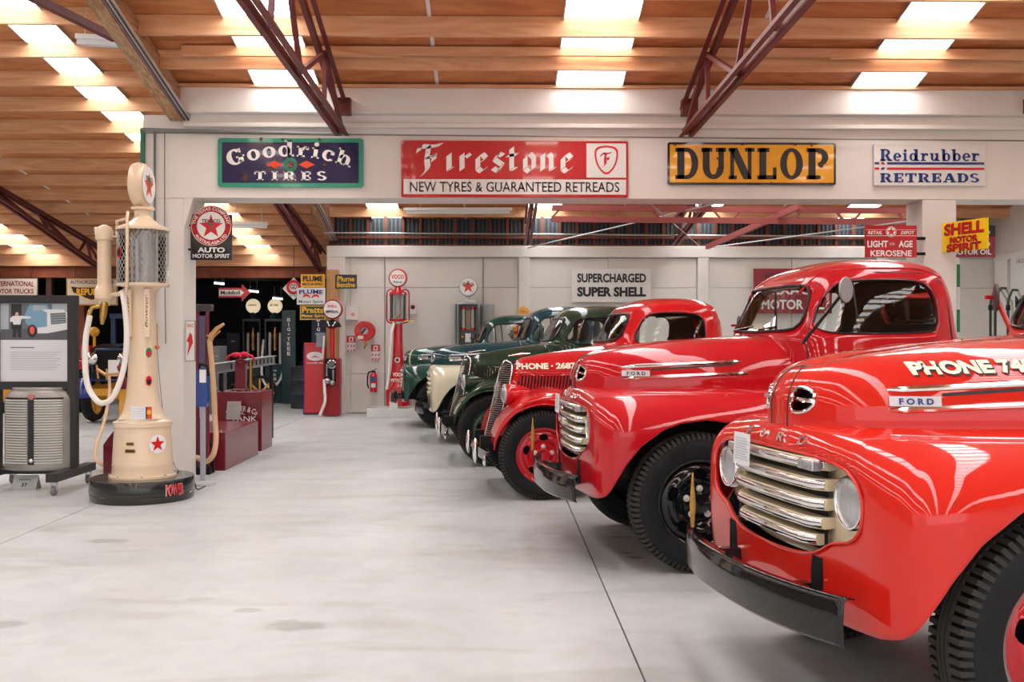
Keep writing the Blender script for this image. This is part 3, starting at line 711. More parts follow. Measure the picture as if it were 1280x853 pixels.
def truck_a(name_label, O, yaw, sc, hood_m, clip_m, wheel_m, group=None, disc_m=None, bumper_m=None, letters=None, phone=None, rope=False, badge=True, card=True, facem=None, near_mirror=True, cs=0.0, far_mirror=(-.88, 1.80), creambar=CREAMP, badge_ink=LETK, lip=None):
    root = thing('vintage_truck', name_label, 'truck', (O[0], O[1], 0), PI+yaw, group, sc)
    facem = facem or CHROME
    # front clip: fenders, nose brow and apron
    half = [(-.66, .88), (-.4, .92), (0, .935), (.33, .93), (.52, .91), (.615, .86), (.665, .77), (.69, .65), (.705, .5), (.72, .33), (.732, .16), (.735, 0)]
    no = 131; H = catmull(half, no); outer = np.vstack([H, (H*[1, -1])[::-1][1:]])
    seam = [(-.66, .60), (-.3, .56), (0, .49), (.3, .415), (.5, .33), (.60, .235), (.65, .13), (.665, .05), (.667, 0)]
    S = catmull(seam, no); inner = np.vstack([S, (S*[1, -1])[::-1][1:]]); inn = inner.copy(); inn[:, 1] *= .96; inn[:, 0] -= .012
    arch = [(-.70, .45), (-.62, .47), (-.575, .60), (-.5, .74), (-.38, .87), (-.2, .955), (-.02, .98), (.15, .96), (.26, .92), (.40, .82), (.50, .70), (.56, .60), (.60, .53), (.635, .488), (.67, .468), (.70, .462), (.9, .46)]
    wb = np.array([interp(arch, u) for u, v in outer])
    n = len(outer)
    side = np.clip((np.abs(outer[:, 1])-.62)/.25, 0, 1)
    wm = .93-.03*side; ht = 1.158+0*side
    wm = np.array([.98*(1-s)+.86*s for s in side])
    G = section_grid(outer, inn, ht, np.full(n, .40), wb, 44, .78, .80, wm, tuck=.05)
    lean = np.clip((G[:, :, 2]-.55)/.6, 0, 1)*np.clip((G[:, :, 0]-.45)/.25, 0, 1); G[:, :, 0] -= lean*.035
    V = G.reshape(-1, 3); Fc = grid_faces(G.shape[0], n)
    gr = [(0, 1.055), (.22, 1.055), (.40, 1.045), (.53, 1.03), (.625, .985), (.66, .90), (.645, .81), (.58, .765), (.48, .75), (.40, .70), (.30, .672), (.12, .660), (0, .658)]
    poly = chaikin(mirror_y(gr), 3)
    full = V.copy(); V, Fk, gone = cut(V, Fc, (1, 2), poly, lambda C: C[:, 0] > .3)
    o = quad_obj('front_fenders', V, Fk, clip_m, root, 55); solidify(o, .014, -1)
    lp = rim_loop(V, gone); mb = MB(); mb.tube(lp[::2], .007, 6, closed=True); mb.obj('opening_rim', clip_m, o, 60)
    strip_on(o, 'fender_seam', full, [(u, .90) for u in np.linspace(.60, -.55, 24)], clip_m, .0045, 0)
    fu = lambda v: float(np.interp(abs(v), H[::-1, 1], H[::-1, 0])) if abs(v) < .9 else .3
    # cream backing of the grille recess
    Vb = full.copy(); Vb[:, 0] -= .085
    k = inside(chaikin(mirror_y([(a*1.03, .86+(b-.86)*1.06) for a, b in gr]), 2), full[np.array(Fc)].mean(1)[:, [1, 2]]) & (full[np.array(Fc)].mean(1)[:, 0] > .3)
    gs = quad_obj('grille_surround', Vb, [f for f, q in zip(Fc, k) if q], creambar, root, 60); solidify(gs, .01, -1)
    mb = MB()
    vv = np.linspace(-.36, .36, 15)
    mb.grid(np.array([[(fu(v)-.078, v, z) for v in vv] for z in (.69, 1.045)])); mb.obj('radiator_core', CHASSIS, gs)
    # grille bars
    for i, z in enumerate((1.018, .942, .868, .795, .728)):
        hw = (.39, .39, .385, .37, .335)[i]; vv = np.linspace(-hw, hw, 33); off = lambda v: fu(v)-.030-.05*max(0, (abs(v)-hw*.80)/(hw*.20))**2*.7
        prof = [(-.05, .025), (.010, .025), (.014, .021), (.014, -.017), (.008, -.020), (-.05, -.016)]
        P = np.array([[(off(v)+a, v, z+b) for a, b in prof] for v in vv])
        mb = MB(); mb.grid(P); mb.add([tuple(p) for p in P[0]], [tuple(range(6))]); mb.add([tuple(p) for p in P[-1]], [tuple(range(5, -1, -1))])
        bar = mb.obj('grille_bar', creambar, root, 40)
        mb = MB(); mb.grid(np.array([[(off(v)+a, v, z+b) for a, b in ((.010, .0225), (.020, .018), (.023, .002), (.020, -.013), (.010, -.018))] for v in vv])); mb.obj('bar_face', facem, bar, 60)
    for s in (1, -1):
        mb = MB(); mb.box(fu(.33)-.04, fu(.33)+.002, s*.33-.06, s*.33+.06, .998, 1.036); p = mb.obj('parking_light', LENS, root, bevel=.006)
        hx = fu(.538)-.055; mb = MB(); mb.lathe([(.100, -.03), (.100, .008), (.095, .016), (.088, .016), (.084, .010), (.084, 0)], 40, (hx, s*.538, .903), 'x'); hl = mb.obj('headlight', CHROME, root, 40)
        mb = MB(); mb.lathe([(.086, .008), (.07, .015), (.04, .021), (.001, .023)], 32, (hx, s*.538, .903), 'x'); mb.obj('lens', LENS, hl, 60)
    # brow letters
    if letters:
        for ch, v0 in zip('FORD', (-.24, -.08, .08, .24)):
            tv, tf = text_geo(ch, .02); z0 = 1.098
            fp = full[full[:, 0] > .3]; uc, ud, ue = (surf_at(fp, [1, 2], (v0+dv_, z0+dz_), 0) for dv_, dz_ in ((0, 0), (0, .01), (.02, 0)))
            tz, tv_ = max(-1.5, min(0, (ud-uc)/.01)), (ue-uc)/.02
            P = [(uc+.006+tz*b*.034+tv_*a*.045, v0+a*.045, z0+b*.034) for a, b in tv]
            mb = MB(); mb.add(P, tf); q = mb.obj('brow_letter', CHROME, o); m_ = q.modifiers.new('t', 'SOLIDIFY'); m_.thickness = .008; m_.offset = 0
    # hood
    hn = catmull([(-.86, .615)]+seam[1:] if False else [(-.86, .62), (-.66, .60)]+seam[1:], 101); ho = np.vstack([hn, (hn*[1, -1])[::-1][1:]]); ho = np.array(ho)
    ui = np.array([-.86+(u+.86)*(1.39/1.527) for u, v in ho])
    hi = np.stack([ui, 0*ui], 1); hprof = [(-.86, 1.525), (-.66, 1.52), (-.4, 1.505), (0, 1.475), (.3, 1.435), (.45, 1.405), (.53, 1.38)]
    hh = np.array([interp(hprof, u) for u in ui])
    G2 = section_grid(ho, hi, hh, np.full(len(ho), 1.13), np.full(len(ho), 1.13), 40, .62, .60, np.full(len(ho), 1.14))
    G2[:, :, 0] -= np.clip((G2[:, :, 2]-1.2)/.2, 0, 1)**2*np.clip((G2[:, :, 0]-.45)/.2, 0, 1)*.03
    hv = G2.reshape(-1, 3); hf = grid_faces(40, len(ho))
    # nostril openings
    nose_v = []
    nv = [(.092, 1.298), (.092, 1.202), (.15, 1.200), (.195, 1.22), (.205, 1.25), (.195, 1.28), (.15, 1.30)]
    for s in (1, -1):
        pl = chaikin([(a*s, b) for a, b in nv][::s], 2); hv, hf, g = cut(hv, hf, (1, 2), pl, lambda C: C[:, 0] > .4); nose_v.append(g)
    hood = quad_obj('hood', hv, hf, hood_m, root, 50); solidify(hood, .012, -1)
    hoodP = G2.reshape(-1, 3)
    for g in nose_v:
        lp = rim_loop(hv, g); mb = MB(); mb.tube(lp, .007, 6, closed=True)
        q = np.array(lp).mean(0); sgn = 1 if q[1] > 0 else -1
        mb.tube([(q[0]+.002, sgn*.09, q[2]), (q[0]-.008, sgn*.20, q[2])], .010, 6); mb.obj('nose_vent', CHROME, hood, 50)
        vb = hv.copy(); vb[:, 0] -= .05; vb[:, 1] *= .94
        quad_obj('vent_backing', vb, g, CHASSIS, hood)
    # hood seam behind the nose
    near = hoodP[hoodP[:, 1] > 0]
    pts = []
    j0 = int(np.argmin(np.abs(ho[:101, 1]-.078))); mb = MB(); mb.tube([tuple(p) for p in G2[1:, j0]], .004, 5); mb.tube([(p[0], -p[1], p[2]) for p in G2[1:, j0]], .004, 5); mb.obj('nose_seam', SEAL, hood)
    if lip:
        j1 = 82; mb = MB(); mb.tube([tuple(p) for p in G2[-1:0:-1, j1]], .014, 6); mb.tube([(p[0], -p[1], p[2]) for p in G2[-1:0:-1, j1]], .014, 6); mb.obj('nose_trim', lip, hood, 60)
    # side spears and badge
    if badge:
        for s in (1, -1):
            sp = MB()
            for (u0, w0, u1, w1) in ((.40, 1.300, -.38, 1.340), (.40, 1.222, -.42, 1.262)):
                us = np.linspace(u0, u1, 18); P = []
                for i, u in enumerate(us):
                    w = w0+(w1-w0)*i/17; v = surf_at(near, [0, 2], (u, w), 1); e = .35 if i in (0, 17) else 1
                    P.append([(u, s*(v-.002), w-.015*e), (u, s*(v+.012*e), w-.009*e), (u, s*(v+.014*e), w), (u, s*(v+.010*e), w+.010*e), (u, s*(v-.002), w+.014*e)])
                sp.grid(np.array(P))
            sp.obj('side_spear', CHROME, hood, 30)
            us = np.linspace(.40, .22, 8); P = [[(u, s*(surf_at(near, [0, 2], (u, w), 1)+.009), w) for w in (1.238, 1.276)] for u in us]
            mb = MB(); mb.grid(np.array(P)); bo = mb.obj('name_badge', mat('badge_silver', (.55, .57, .6), .35, .5), hood); solidify(bo, .008, 0)
            if s > 0: text_on(hood, 'F O R D', near, .31, 1.257, .12, .024, badge_ink, .0165, 0, .04, 1, 'badge_letters')
            sh = MB(); us = np.linspace(.21, -.33, 12); sh.grid(np.array([[(u, s*(surf_at(near, [0, 2], (u, w+i*.0035), 1)+.002), w+i*.0035) for w in (1.276, 1.288)] for i, u in enumerate(us)])); sh.obj('spear_slot', SEAL, hood)
    if phone:
        u0 = phone[1]; text_on(hood, phone[0], near, u0-.006, phone[2]-.007, phone[3], phone[4], LETK, .006, phone[5], .05, 1, 'lettering_shadow')
        text_on(hood, phone[0], near, u0, phone[2], phone[3], phone[4], LETW, .009, phone[5], .05)
    # cab
    lv = [(.55, -.66, -1.95, .80, 6), (1.0, -.64, -1.96, .82, 5), (1.3, -.67, -1.96, .80, 4.6), (1.46, -.665, -1.955, .77, 4.4), (1.53, -.675, -1.95, .755, 4.3), (1.75, -.765, -1.93, .705, 4.3), (1.88, -.83, -1.905, .66, 4.1), (1.95, -.90, -1.88, .62, 3.7), (2.0, -1.0, -1.83, .55, 3.3), (2.03, -1.10, -1.76, .45, 2.9), (2.05, -1.22, -1.66, .29, 2.5), (2.06, -1.42, -1.48, .02, 2.2)]
    lv = [(z, a+cs, b+cs, c, d) for z, a, b, c, d in lv]
    cabV, surf = build_cab(root, hood_m, lv, [(0, 1.86), (.45, 1.86), (.56, 1.83), (.62, 1.62), (.60, 1.55), (.3, 1.545), (0, 1.54)],
        [(a+cs, b) for a, b in ((-.81, 1.53), (-1.2, 1.525), (-1.60, 1.53), (-1.685, 1.56), (-1.685, 1.75), (-1.64, 1.86), (-1.5, 1.89), (-1.1, 1.885), (-.98, 1.85), (-.86, 1.70))],
        [(0, 1.83), (.40, 1.83), (.46, 1.78), (.46, 1.64), (.40, 1.60), (0, 1.60)])
    cn = surf[surf[:, 1] > .05]
    strip_on(root, 'door_seam', cn, [(a+cs, b) for a, b in ((-.78, .62), (-.78, 1.0), (-.78, 1.40), (-.79, 1.5), (-.83, 1.68), (-.91, 1.86), (-1.02, 1.925), (-1.3, 1.94), (-1.6, 1.935), (-1.75, 1.88), (-1.79, 1.7), (-1.79, 1.4), (-1.79, 1.0), (-1.78, .62))], SEAL, .005)
    gut = [(a+cs, b) for a, b in ((-.82, 1.80), (-.90, 1.90), (-1.02, 1.955), (-1.3, 1.968), (-1.6, 1.965), (-1.78, 1.91))]
    strip_on(root, 'drip_rail', cn, catmull(gut, 20), hood_m, .010)
    # quarter window post
    for s in (1, -1): mb = MB(); mb.tube([(-1.13+cs, s*.722, 1.53), (-1.10+cs, s*.665, 1.88)], .010, 6); mb.obj('quarter_window_post', BLACKP, root, 60)
    mb = MB(); mb.tube([(-.67+cs, -.42, 1.555), (-.70+cs, -.1, 1.58)], .006); mb.tube([(-.67+cs, .1, 1.555), (-.70+cs, .36, 1.575)], .006); mb.obj('wiper', BLACKP, root)
    # cab inside
    mb = MB(); mb.box(-1.85, -1.28, -.68, .68, .75, 1.12); mb.box(-1.88, -1.72, -.68, .68, 1.12, 1.52); mb.obj('bench_seat', LEATH, root, bevel=.05)
    mb = MB(); mb.box(-.95, -.80, -.60, .60, 1.25, 1.50); mb.obj('dashboard', LINER, root, bevel=.03)
    mb = MB(); mb.tube([(-1.0+.10*math.cos(a), -.34+.20*math.sin(a), 1.42+.16*math.cos(a)) for a in np.linspace(0, 2*PI, 25)[:-1]], .012, 6, True); mb.tube([(-1.0, -.34, 1.42), (-.78, -.34, 1.25)], .018, 6); mb.obj('steering_wheel', SEAL, root, 60)
    # mirrors
    for s in (1, -1):
        if s > 0 and not near_mirror: continue
        am = BLACKP if s > 0 else hood_m
        c = Vector((-.88, 1.04, 1.80)) if s > 0 else Vector((far_mirror[0], -1.04, far_mirror[1])); b0 = Vector((-.70, .80, 1.46)) if s > 0 else Vector((far_mirror[0]-.07, -.92, 1.42))
        mb = MB(); mb.tube([b0, c] if s > 0 else [(b0.x, -.74, 1.40), b0, c], .011 if s > 0 else .014, 8); mb.tube([c, c+Vector((.06, 0, .0))], .012, 6); ar = mb.obj('mirror_arm', am, root, 60)
        mb = MB(); mb.M = Matrix.Translation(c) @ Matrix.Rotation(math.radians(-55*s if s > 0 else -28), 4, 'Z')
        mb.lathe([(.001, .014), (.04, .012), (.078, .004), (.082, -.004), (.078, -.008), (.001, -.008)], 28, axis='x'); mb.obj('mirror', mat('mirror_back', rgb(170, 170, 172), .35, .6) if s > 0 else mat('mirror_dark', (.10, .09, .09), .3, .5), ar, 40)
    # bumper
    vb = np.linspace(-.73, .73, 41); prof = [(-.03, .164), (.0, .168), (.010, .155), (.014, .08), (.010, .01), (.0, 0)]
    P = np.array([[(.908-.135*(abs(v)/.73)**2.4+a, v, .445+b) for a, b in prof] for v in vb]); mb = MB(); mb.grid(P)
    bp = mb.obj('bumper', bumper_m or BLACKP, root, 35); solidify(bp, .006, 0)
    for s in (1, -1): mb = MB(); mb.box(.30, .86, s*.32-.025, s*.32+.025, .50, .57); mb.box(.80, .868, s*.32-.045, s*.32+.045, .49, .58); mb.obj('bumper_bracket', BLACKP, root)
    if rope:
        q = Vector((.90, -.36, .60)); mb = MB(); mb.tube([q, q+Vector((0, 0, .30))], .004, 5); r0 = mb.obj('marker_rod', BLACKP, root)
        mb = MB(); mb.tube([q+Vector((.005, .01, z)) for z in (.30, .26, .16, .06)], [.003, .006, .015, .008], 8); mb.obj('straw_tassel', STRAW, r0, 60)
    if card:
        mb = MB(); mb.add([(fu(.08)+.017, -.26, .955), (fu(.0)+.017, -.10, .955), (fu(.0)+.012, -.10, 1.09), (fu(.08)+.012, -.26, 1.09)], [(0, 1, 2, 3)]); cd = mb.obj('info_card', mat('card_white', rgb(225, 228, 230), .6), root); solidify(cd, .003, 0)
        mb = MB()
        for k in range(9):
            z = 1.068-k*.011; t = (1.09-z)/.135*.005+.0155; mb.box(fu(.04)+t, fu(.04)+t+.001, -.24, -.13+(k % 3)*.012, z-.0015, z+.0015)
        mb.obj('card_print', mat('print_grey', (.45, .47, .5), .8), cd)
    # chassis, inner wings, bed
    mb = MB()
    for s in (1, -1): mb.box(-4.8, .70, s*.38-.04, s*.38+.04, .52, .68)
    mb.box(-.05, .05, -.62, .62, .38, .50); mb.box(-3.6, -3.4, -.7, .7, .38, .52); mb.obj('chassis', CHASSIS, root)
    mb = MB(); mb.box(-.64, .60, -.46, .46, .50, 1.12); mb.box(-.66, -.60, -.84, .84, .50, 1.10)
    for s in (1, -1): mb.box(.44, .50, min(s*.4, s*.74), max(s*.4, s*.74), .60, .90); mb.box(-.62, .36, min(s*.4, s*.80), max(s*.4, s*.74), .995, 1.02)
    mb.obj('inner_wing', CHASSIS, root)
    mb = MB(); mb.box(-4.9, -2.1, -.98, .98, .95, 1.03); mb.obj('flat_deck', mat('deck_wood', (.25, .15, .08), .7, noise=.4), root)
    mb = MB()
    for s in (1, -1): mb.box(-1.95, -.66, min(s*.76, s*.96), max(s*.76, s*.96), .44, .48)
    mb.obj('running_board', CHASSIS, root)
    pw = make_wheel('steel', .447, .215, wheel_m, disc_m or wheel_m, NUTM)
    pw(root, 0, .775, 1); pw(root, 0, -.775, -1)
    pw(root, -3.5, .78, 1, False); pw(root, -3.5, -.78, -1, False)
    return root

def truck_b(label, O, yaw, body, fend, wheel_m, phone=None, group=None, rope=True, sc=None, bars=None):
    root = thing('vintage_truck', label, 'truck', (O[0], O[1], 0), PI+yaw, group, sc)
    z0, z1 = .52, 1.27
    lean = lambda z: .47-.17*(z-z0)/(z1-z0)-.03*max(0, (z-1.15)/.12)**2
    hw = lambda z: interp([(z0, .115), (.75, .16), (1.0, .185), (1.15, .18), (1.21, .155), (1.25, .10), (1.27, .02)], z)
    mb = MB(); zs = np.linspace(z0, z1-.004, 48); 
    bs = MB()
    for s in (1, -1):
        mb.grid(np.array([[(lean(z)-.04-t*.11, s*hw(z)*t, z) for t in np.linspace(0, 1, 6)] for z in zs]))
    mb.obj('grille_backing', CHASSIS, root)
    for z in np.linspace(z0+.015, 1.235, 34):
        w = hw(z)
        bs.beam((lean(z)+.002, 0, z), (lean(z)-.105, w, z), .02, .008); bs.beam((lean(z)+.002, 0, z), (lean(z)-.105, -w, z), .02, .008)
    bs.obj('grille_bars', bars or mat('grille_pewter', (.42, .38, .36), .25, .9), root)['kind'] = 'stuff'
    fr = MB(); zz = list(np.linspace(z0, z1, 40)); ptsr = [(lean(z)-.10*hw(z)/.18, hw(z)+.004, z) for z in zz]
    fr.tube(ptsr+[(p[0], -p[1], p[2]) for p in ptsr[::-1]], .009, 6); fr.tube([(lean(z)+.004, 0, z) for z in zz], .007, 6); fr.obj('grille_frame', CHROME, root, 60)
    # hood with nose sides
    N, A = 60, 41; G = np.zeros((N, A, 3))
    for i in range(N):
        t = i/(N-1); ub = -.72
        b = interp([(0, .19), (.05, .235), (.2, .285), (.5, .36), (1.0, .52)], t)
        h = interp([(0, 1.265), (.06, 1.30), (.3, 1.34), (.6, 1.38), (1, 1.435)], t)
        for j in range(A):
            a = PI*j/(A-1); ca, sa = math.cos(a), math.sin(a)
            v = b*math.copysign(abs(ca)**.72, ca); z = .50+(h-.50)*sa**.42 if sa > 1e-6 else .50
            fb = .9+.1*t; 
            uf = lean(min(z, z1))-.105
            if t < .05:  # close against the grille frame
                k = t/.05; v = math.copysign(min(abs(v), hw(min(z, z1-.01))*(1-k)+.6*k), ca) if k < 1 else v
            low = np.clip((1.0-z)/.5, 0, 1); v *= 1-.32*low*(1-t*.7)
            G[i, j] = (uf+(ub-uf)*t, v, z)
    hood = quad_obj('hood', G.reshape(-1, 3), grid_faces(N, A), body, root, 60); solidify(hood, .01, -1)
    for p in hood.data.polygons[:1]: pass
    near = G.reshape(-1, 3); near = near[near[:, 1] > .02]
    sa = lambda u, w: surf_at(near, [0, 2], (u, w), 1)
    strip_on(hood, 'hood_molding', near, [(u, 1.165+(.25-u)*.03) for u in np.linspace(.25, -.68, 20)], body, .007)
    # louvres
    lo = MB(); fra = []
    for s in (1, -1):
        for k in range(24):
            u = .17-k*.030; 
            a = (u, s*(sa(u, 1.12)+.006), 1.125); b = (u+.028, s*(sa(u+.03, .95)+.006), .945); lo.beam(a, b, .011, .016, (0, 1, 0))
    lo.obj('louvres', body, hood)['kind'] = 'stuff'
    for s in (1, -1):
        bk = MB(); bk.grid(np.array([[(u+(.03 if w < 1 else 0), s*(sa(u, w)+.002), w) for w in (.94, 1.0, 1.06, 1.13)] for u in np.linspace(.185, -.56, 16)])); bk.obj('louvre_backing', CHASSIS, hood)
    fr = MB(); ln = [(.20, .94), (.19, 1.14), (-.56, 1.15)]; fr.tube([(u, sa(u, w)+.004, w) for u, w in catmull(ln, 24)], .006, 5); fr.obj('louvre_frame', body, hood)
    em = MB(); c = (-.38, sa(-.38, 1.07)+.02, 1.075)
    em.tube([(c[0]+.03, c[1], c[2]+.035), (c[0], c[1], c[2]-.045), (c[0]-.03, c[1], c[2]+.035)], .009, 5); em.box(c[0]-.028, c[0]+.028, c[1]-.006, c[1]+.006, c[2]-.005, c[2]+.03); em.obj('hood_emblem', CHROME, hood)
    orn = MB(); orn.tube([(.24, 0, 1.315), (.10, 0, 1.335), (.02, 0, 1.34)], [.012, .016, .004], 8); orn.obj('hood_ornament', CHROME, hood, 60)
    if phone:
        text_on(hood, phone[0], near, phone[1]-.004, phone[2]-.005, phone[3], phone[4], LETK, .004, phone[5], .05, 1, 'lettering_shadow')
        text_on(hood, phone[0], near, phone[1], phone[2], phone[3], phone[4], LETW, .007, phone[5], .05)
    # fenders
    R = .412
    top = [(.45, .49), (.435, .57), (.39, .68), (.31, .79), (.19, .90), (.05, .975), (-.1, 1.0), (-.25, .985), (-.42, .92), (-.6, .78), (-.78, .60), (-.92, .50)]
    T = catmull(top, 60)
    for s in (1, -1):
        G = np.zeros((60, 26, 3))
        for i, (u, h) in enumerate(T):
            arch = .40+math.sqrt(max(0, .485**2-u*u)) if abs(u) < .485 else .40
            bot = max(arch-.0, .44) if u < .2 else max(arch, .47)
            bot = min(bot, h-.03); wout = .80 if u < .2 else .80-.12*((u-.2)/.25)**1.5
            for j in range(26):
                t = j/25
                if t < .72:
                    a = t/.72*PI/2; v = .24+(wout-.24)*math.sin(a)**.95; z = h-(h-max(bot+.04, h-.20))*(1-math.cos(a)**.9)+.02*(1-t)
                else:
                    k = (t-.72)/.28; zz = max(bot+.04, h-.20); v = wout-.004*k; z = zz+(bot-zz)*k
                G[i, j] = (u, s*v, z)
        o = quad_obj('fender', G.reshape(-1, 3), [f[::-1] if s > 0 else f for f in grid_faces(60, 26)], fend, root, 60); solidify(o, .012, 1 if False else 0)
        mb = MB(); mb.tube([tuple(p) for p in G[:, -1]], .010, 6); mb.obj('fender_bead', fend, o, 60)
        c = (.31, s*.315, .955); mb = MB(); mb.lathe([(.096, 0), (.100, -.02), (.098, -.06), (.085, -.14), (.06, -.22), (.03, -.28), (.001, -.31)], 28, c, 'x'); hl = mb.obj('headlight', body, root, 60)
        mb = MB(); mb.lathe([(.100, -.006), (.100, .008), (.09, .014), (.07, .028), (.03, .04), (.001, .042)], 28, c, 'x'); mb.obj('lens', LENS, hl, 60)
    # cab
    lv = [(.50, -.72, -1.80, .66, 5), (.9, -.70, -1.84, .70, 5), (1.2, -.69, -1.85, .695, 4.2), (1.40, -.67, -1.845, .665, 4.0), (1.46, -.69, -1.84, .655, 4), (1.6, -.76, -1.83, .62, 4), (1.73, -.84, -1.80, .58, 3.8), (1.80, -.90, -1.77, .53, 3.5), (1.85, -1.0, -1.70, .44, 3.1), (1.88, -1.12, -1.62, .30, 2.6), (1.895, -1.30, -1.48, .03, 2.2)]
    cabV, surf = build_cab(root, body, lv, [(0, 1.73), (.38, 1.73), (.47, 1.70), (.51, 1.53), (.50, 1.47), (.2, 1.46), (0, 1.46)],
        [(-.86, 1.42), (-1.5, 1.42), (-1.58, 1.46), (-1.58, 1.66), (-1.52, 1.72), (-1.4, 1.735), (-1.1, 1.735), (-1.0, 1.70), (-.92, 1.58)],
        [(0, 1.70), (.34, 1.70), (.38, 1.66), (.38, 1.54), (.34, 1.50), (0, 1.50)], 60, 160)
    cn = surf[surf[:, 1] > .05]
    strip_on(root, 'door_seam', cn, [(-.76, .60), (-.76, 1.35), (-.82, 1.55), (-.92, 1.74), (-1.05, 1.79), (-1.4, 1.80), (-1.6, 1.78), (-1.67, 1.65), (-1.68, 1.3), (-1.66, .6)], SEAL, .005)
    mb = MB(); mb.box(-1.72, -1.2, -.56, .56, .7, 1.05); mb.box(-1.76, -1.62, -.56, .56, 1.05, 1.42); mb.obj('bench_seat', LEATH, root, bevel=.04)
    mb = MB(); mb.tube([(-1.0+.08*math.cos(a), -.28+.19*math.sin(a), 1.38+.15*math.cos(a)) for a in np.linspace(0, 2*PI, 25)[:-1]], .011, 6, True); mb.tube([(-1.0, -.28, 1.38), (-.8, -.28, 1.2)], .016, 6); mb.obj('steering_wheel', SEAL, root, 60)
    mb = MB(); mb.box(-.86, -.76, -.50, .50, 1.18, 1.40); mb.obj('dashboard', LINER, root, bevel=.02)
    for s in (-1,):
        mb = MB(); mb.tube([(-.74, s*.66, 1.42), (-.78, s*.84, 1.52), (-.78, s*.84, 1.62)], .008, 6); ar = mb.obj('mirror_arm', BLACKP, root)
        mb = MB(); mb.lathe([(.001, .01), (.06, .005), (.06, -.005), (.001, -.008)], 20, (-.80, s*.84, 1.62), 'x'); mb.obj('mirror', BLACKP, ar)
    # bumper with chrome guards
    vb = np.linspace(-.82, .82, 31); P = np.array([[(.57-.06*(abs(v)/.8)**2+a, v, .36+b) for a, b in ((-.004, 0), (.012, .01), (.018, .05), (.012, .09), (-.004, .10))] for v in vb]); mb = MB(); mb.grid(P); bp = mb.obj('bumper', BLACKP, root, 40); solidify(bp, .006, 0)
    mb = MB(); mb.lathe([(.001, .02), (.04, .016), (.055, 0), (.04, -.012), (.001, -.014)], 20, (.55, .80, .38), 'x'); mb.lathe([(.001, .02), (.04, .016), (.055, 0), (.04, -.012), (.001, -.014)], 20, (.55, -.80, .38), 'x'); mb.obj('bumper_end', CHROME, bp, 60)
    for v in (.62, -.2):
        mb = MB(); mb.sphere((.62, v, .45), .12, 16, (.22, .3, 1.0)); mb.obj('bumper_guard', CHROME, bp, 60)
    mb = MB()
    for s in (1, -1): mb.box(-4.3, .55, s*.33-.035, s*.33+.035, .44, .56)
    mb.box(-.05, .05, -.55, .55, .36, .46); mb.box(-3.3, -3.15, -.6, .6, .36, .48); mb.box(-.6, .25, -.24, .24, .5, .9); mb.obj('chassis', CHASSIS, root)
    mb = MB()
    for s in (1, -1): mb.box(-.7, .12, min(s*.22, s*.46), max(s*.22, s*.46), .45, .82); mb.box(-.74, -.68, min(s*.2, s*.74), max(s*.2, s*.74), .4, .72)
    mb.obj('inner_wing', CHASSIS, root)
    mb = MB(); mb.box(-4.4, -1.95, -.9, .9, .85, .93); mb.obj('flat_deck', mat('deck_wood', (.25, .15, .08), .7), root)
    mb = MB()
    for s in (1, -1): mb.box(-1.8, -.78, min(s*.62, s*.82), max(s*.62, s*.82), .40, .44)
    mb.obj('running_board', CHASSIS, root)
    pw = make_wheel('steel', R, .18, wheel_m, wheel_m, NUTM)
    pw(root, 0, .68, 1); pw(root, 0, -.68, -1); pw(root, -3.2, .68, 1, False); pw(root, -3.2, -.68, -1, False)
    if rope:
        q = Vector((.62, -.45, .56)); 
    return root
RED1 = paint('orange_red_paint', (0.62, 0.014, 0.006)); RED2 = paint('crimson_paint', (0.50, 0.003, 0.010)); RED3 = paint('scarlet_paint', (0.60, 0.006, 0.010))
TEAL = paint('teal_paint', (0.003, 0.05, 0.065)); GREEN = paint('bottle_green_paint', (0.004, 0.055, 0.035)); OLIVE = paint('dark_green_paint', (0.012, 0.04, 0.016))
WCREAM = paint('cream_fender_paint', rgb(230, 220, 192)); WRED = paint('wheel_red', (0.5, 0.008, 0.018)); RIMG = mat('rim_grey', (.35, .35, .36), .3, .7)
truck_a('orange-red truck nearest the camera, black bumper, white phone lettering on its hood', (1.823, 4.208), math.radians(10), 1.0, RED1, RED1, RIMG, disc_m=WRED, far_mirror=(-1.12, 1.72), cs=-.13, letters=True, phone=('PHONE 7404', .045, 1.388, .50, .052, -.03), rope=True, badge_ink=LETB)
truck_a('crimson truck with black wheels, second in the row, parked behind the orange-red one', (1.21, 7.155), math.radians(6), 1.0, RED2, RED2, BLACKP, far_mirror=(-.93, 1.60), letters=True, rope=True, badge_ink=LETK)
truck_b('small red truck with tall narrow grille, louvred hood and red wheels', (.36, 9.9), math.radians(6), RED3, RED3, WRED, phone=('PHONE \u00b7 2687', -.10, 1.222, .56, .062, -.02))
truck_b('dark green truck with tall narrow grille and chrome bumper guards', (-.10, 12.3), math.radians(5), OLIVE, OLIVE, OLIVE, bars=mat('grille_green_pewter', (.35, .38, .33), .25, .9))
truck_a('teal-blue truck with cream front fenders, behind the dark green truck', (-.33, 14.75), math.radians(5), .955, TEAL, WCREAM, STEEL, disc_m=WCREAM, card=False, facem=CREAMP, near_mirror=False, far_mirror=(-.7, 1.62))
truck_a('bottle-green truck with cream nose edge, farthest of the parked row', (-.98, 17.2), math.radians(5), .92, GREEN, GREEN, CHASSIS, card=False, lip=WCREAM, facem=CREAMP, near_mirror=False, far_mirror=(-.7, 1.62))
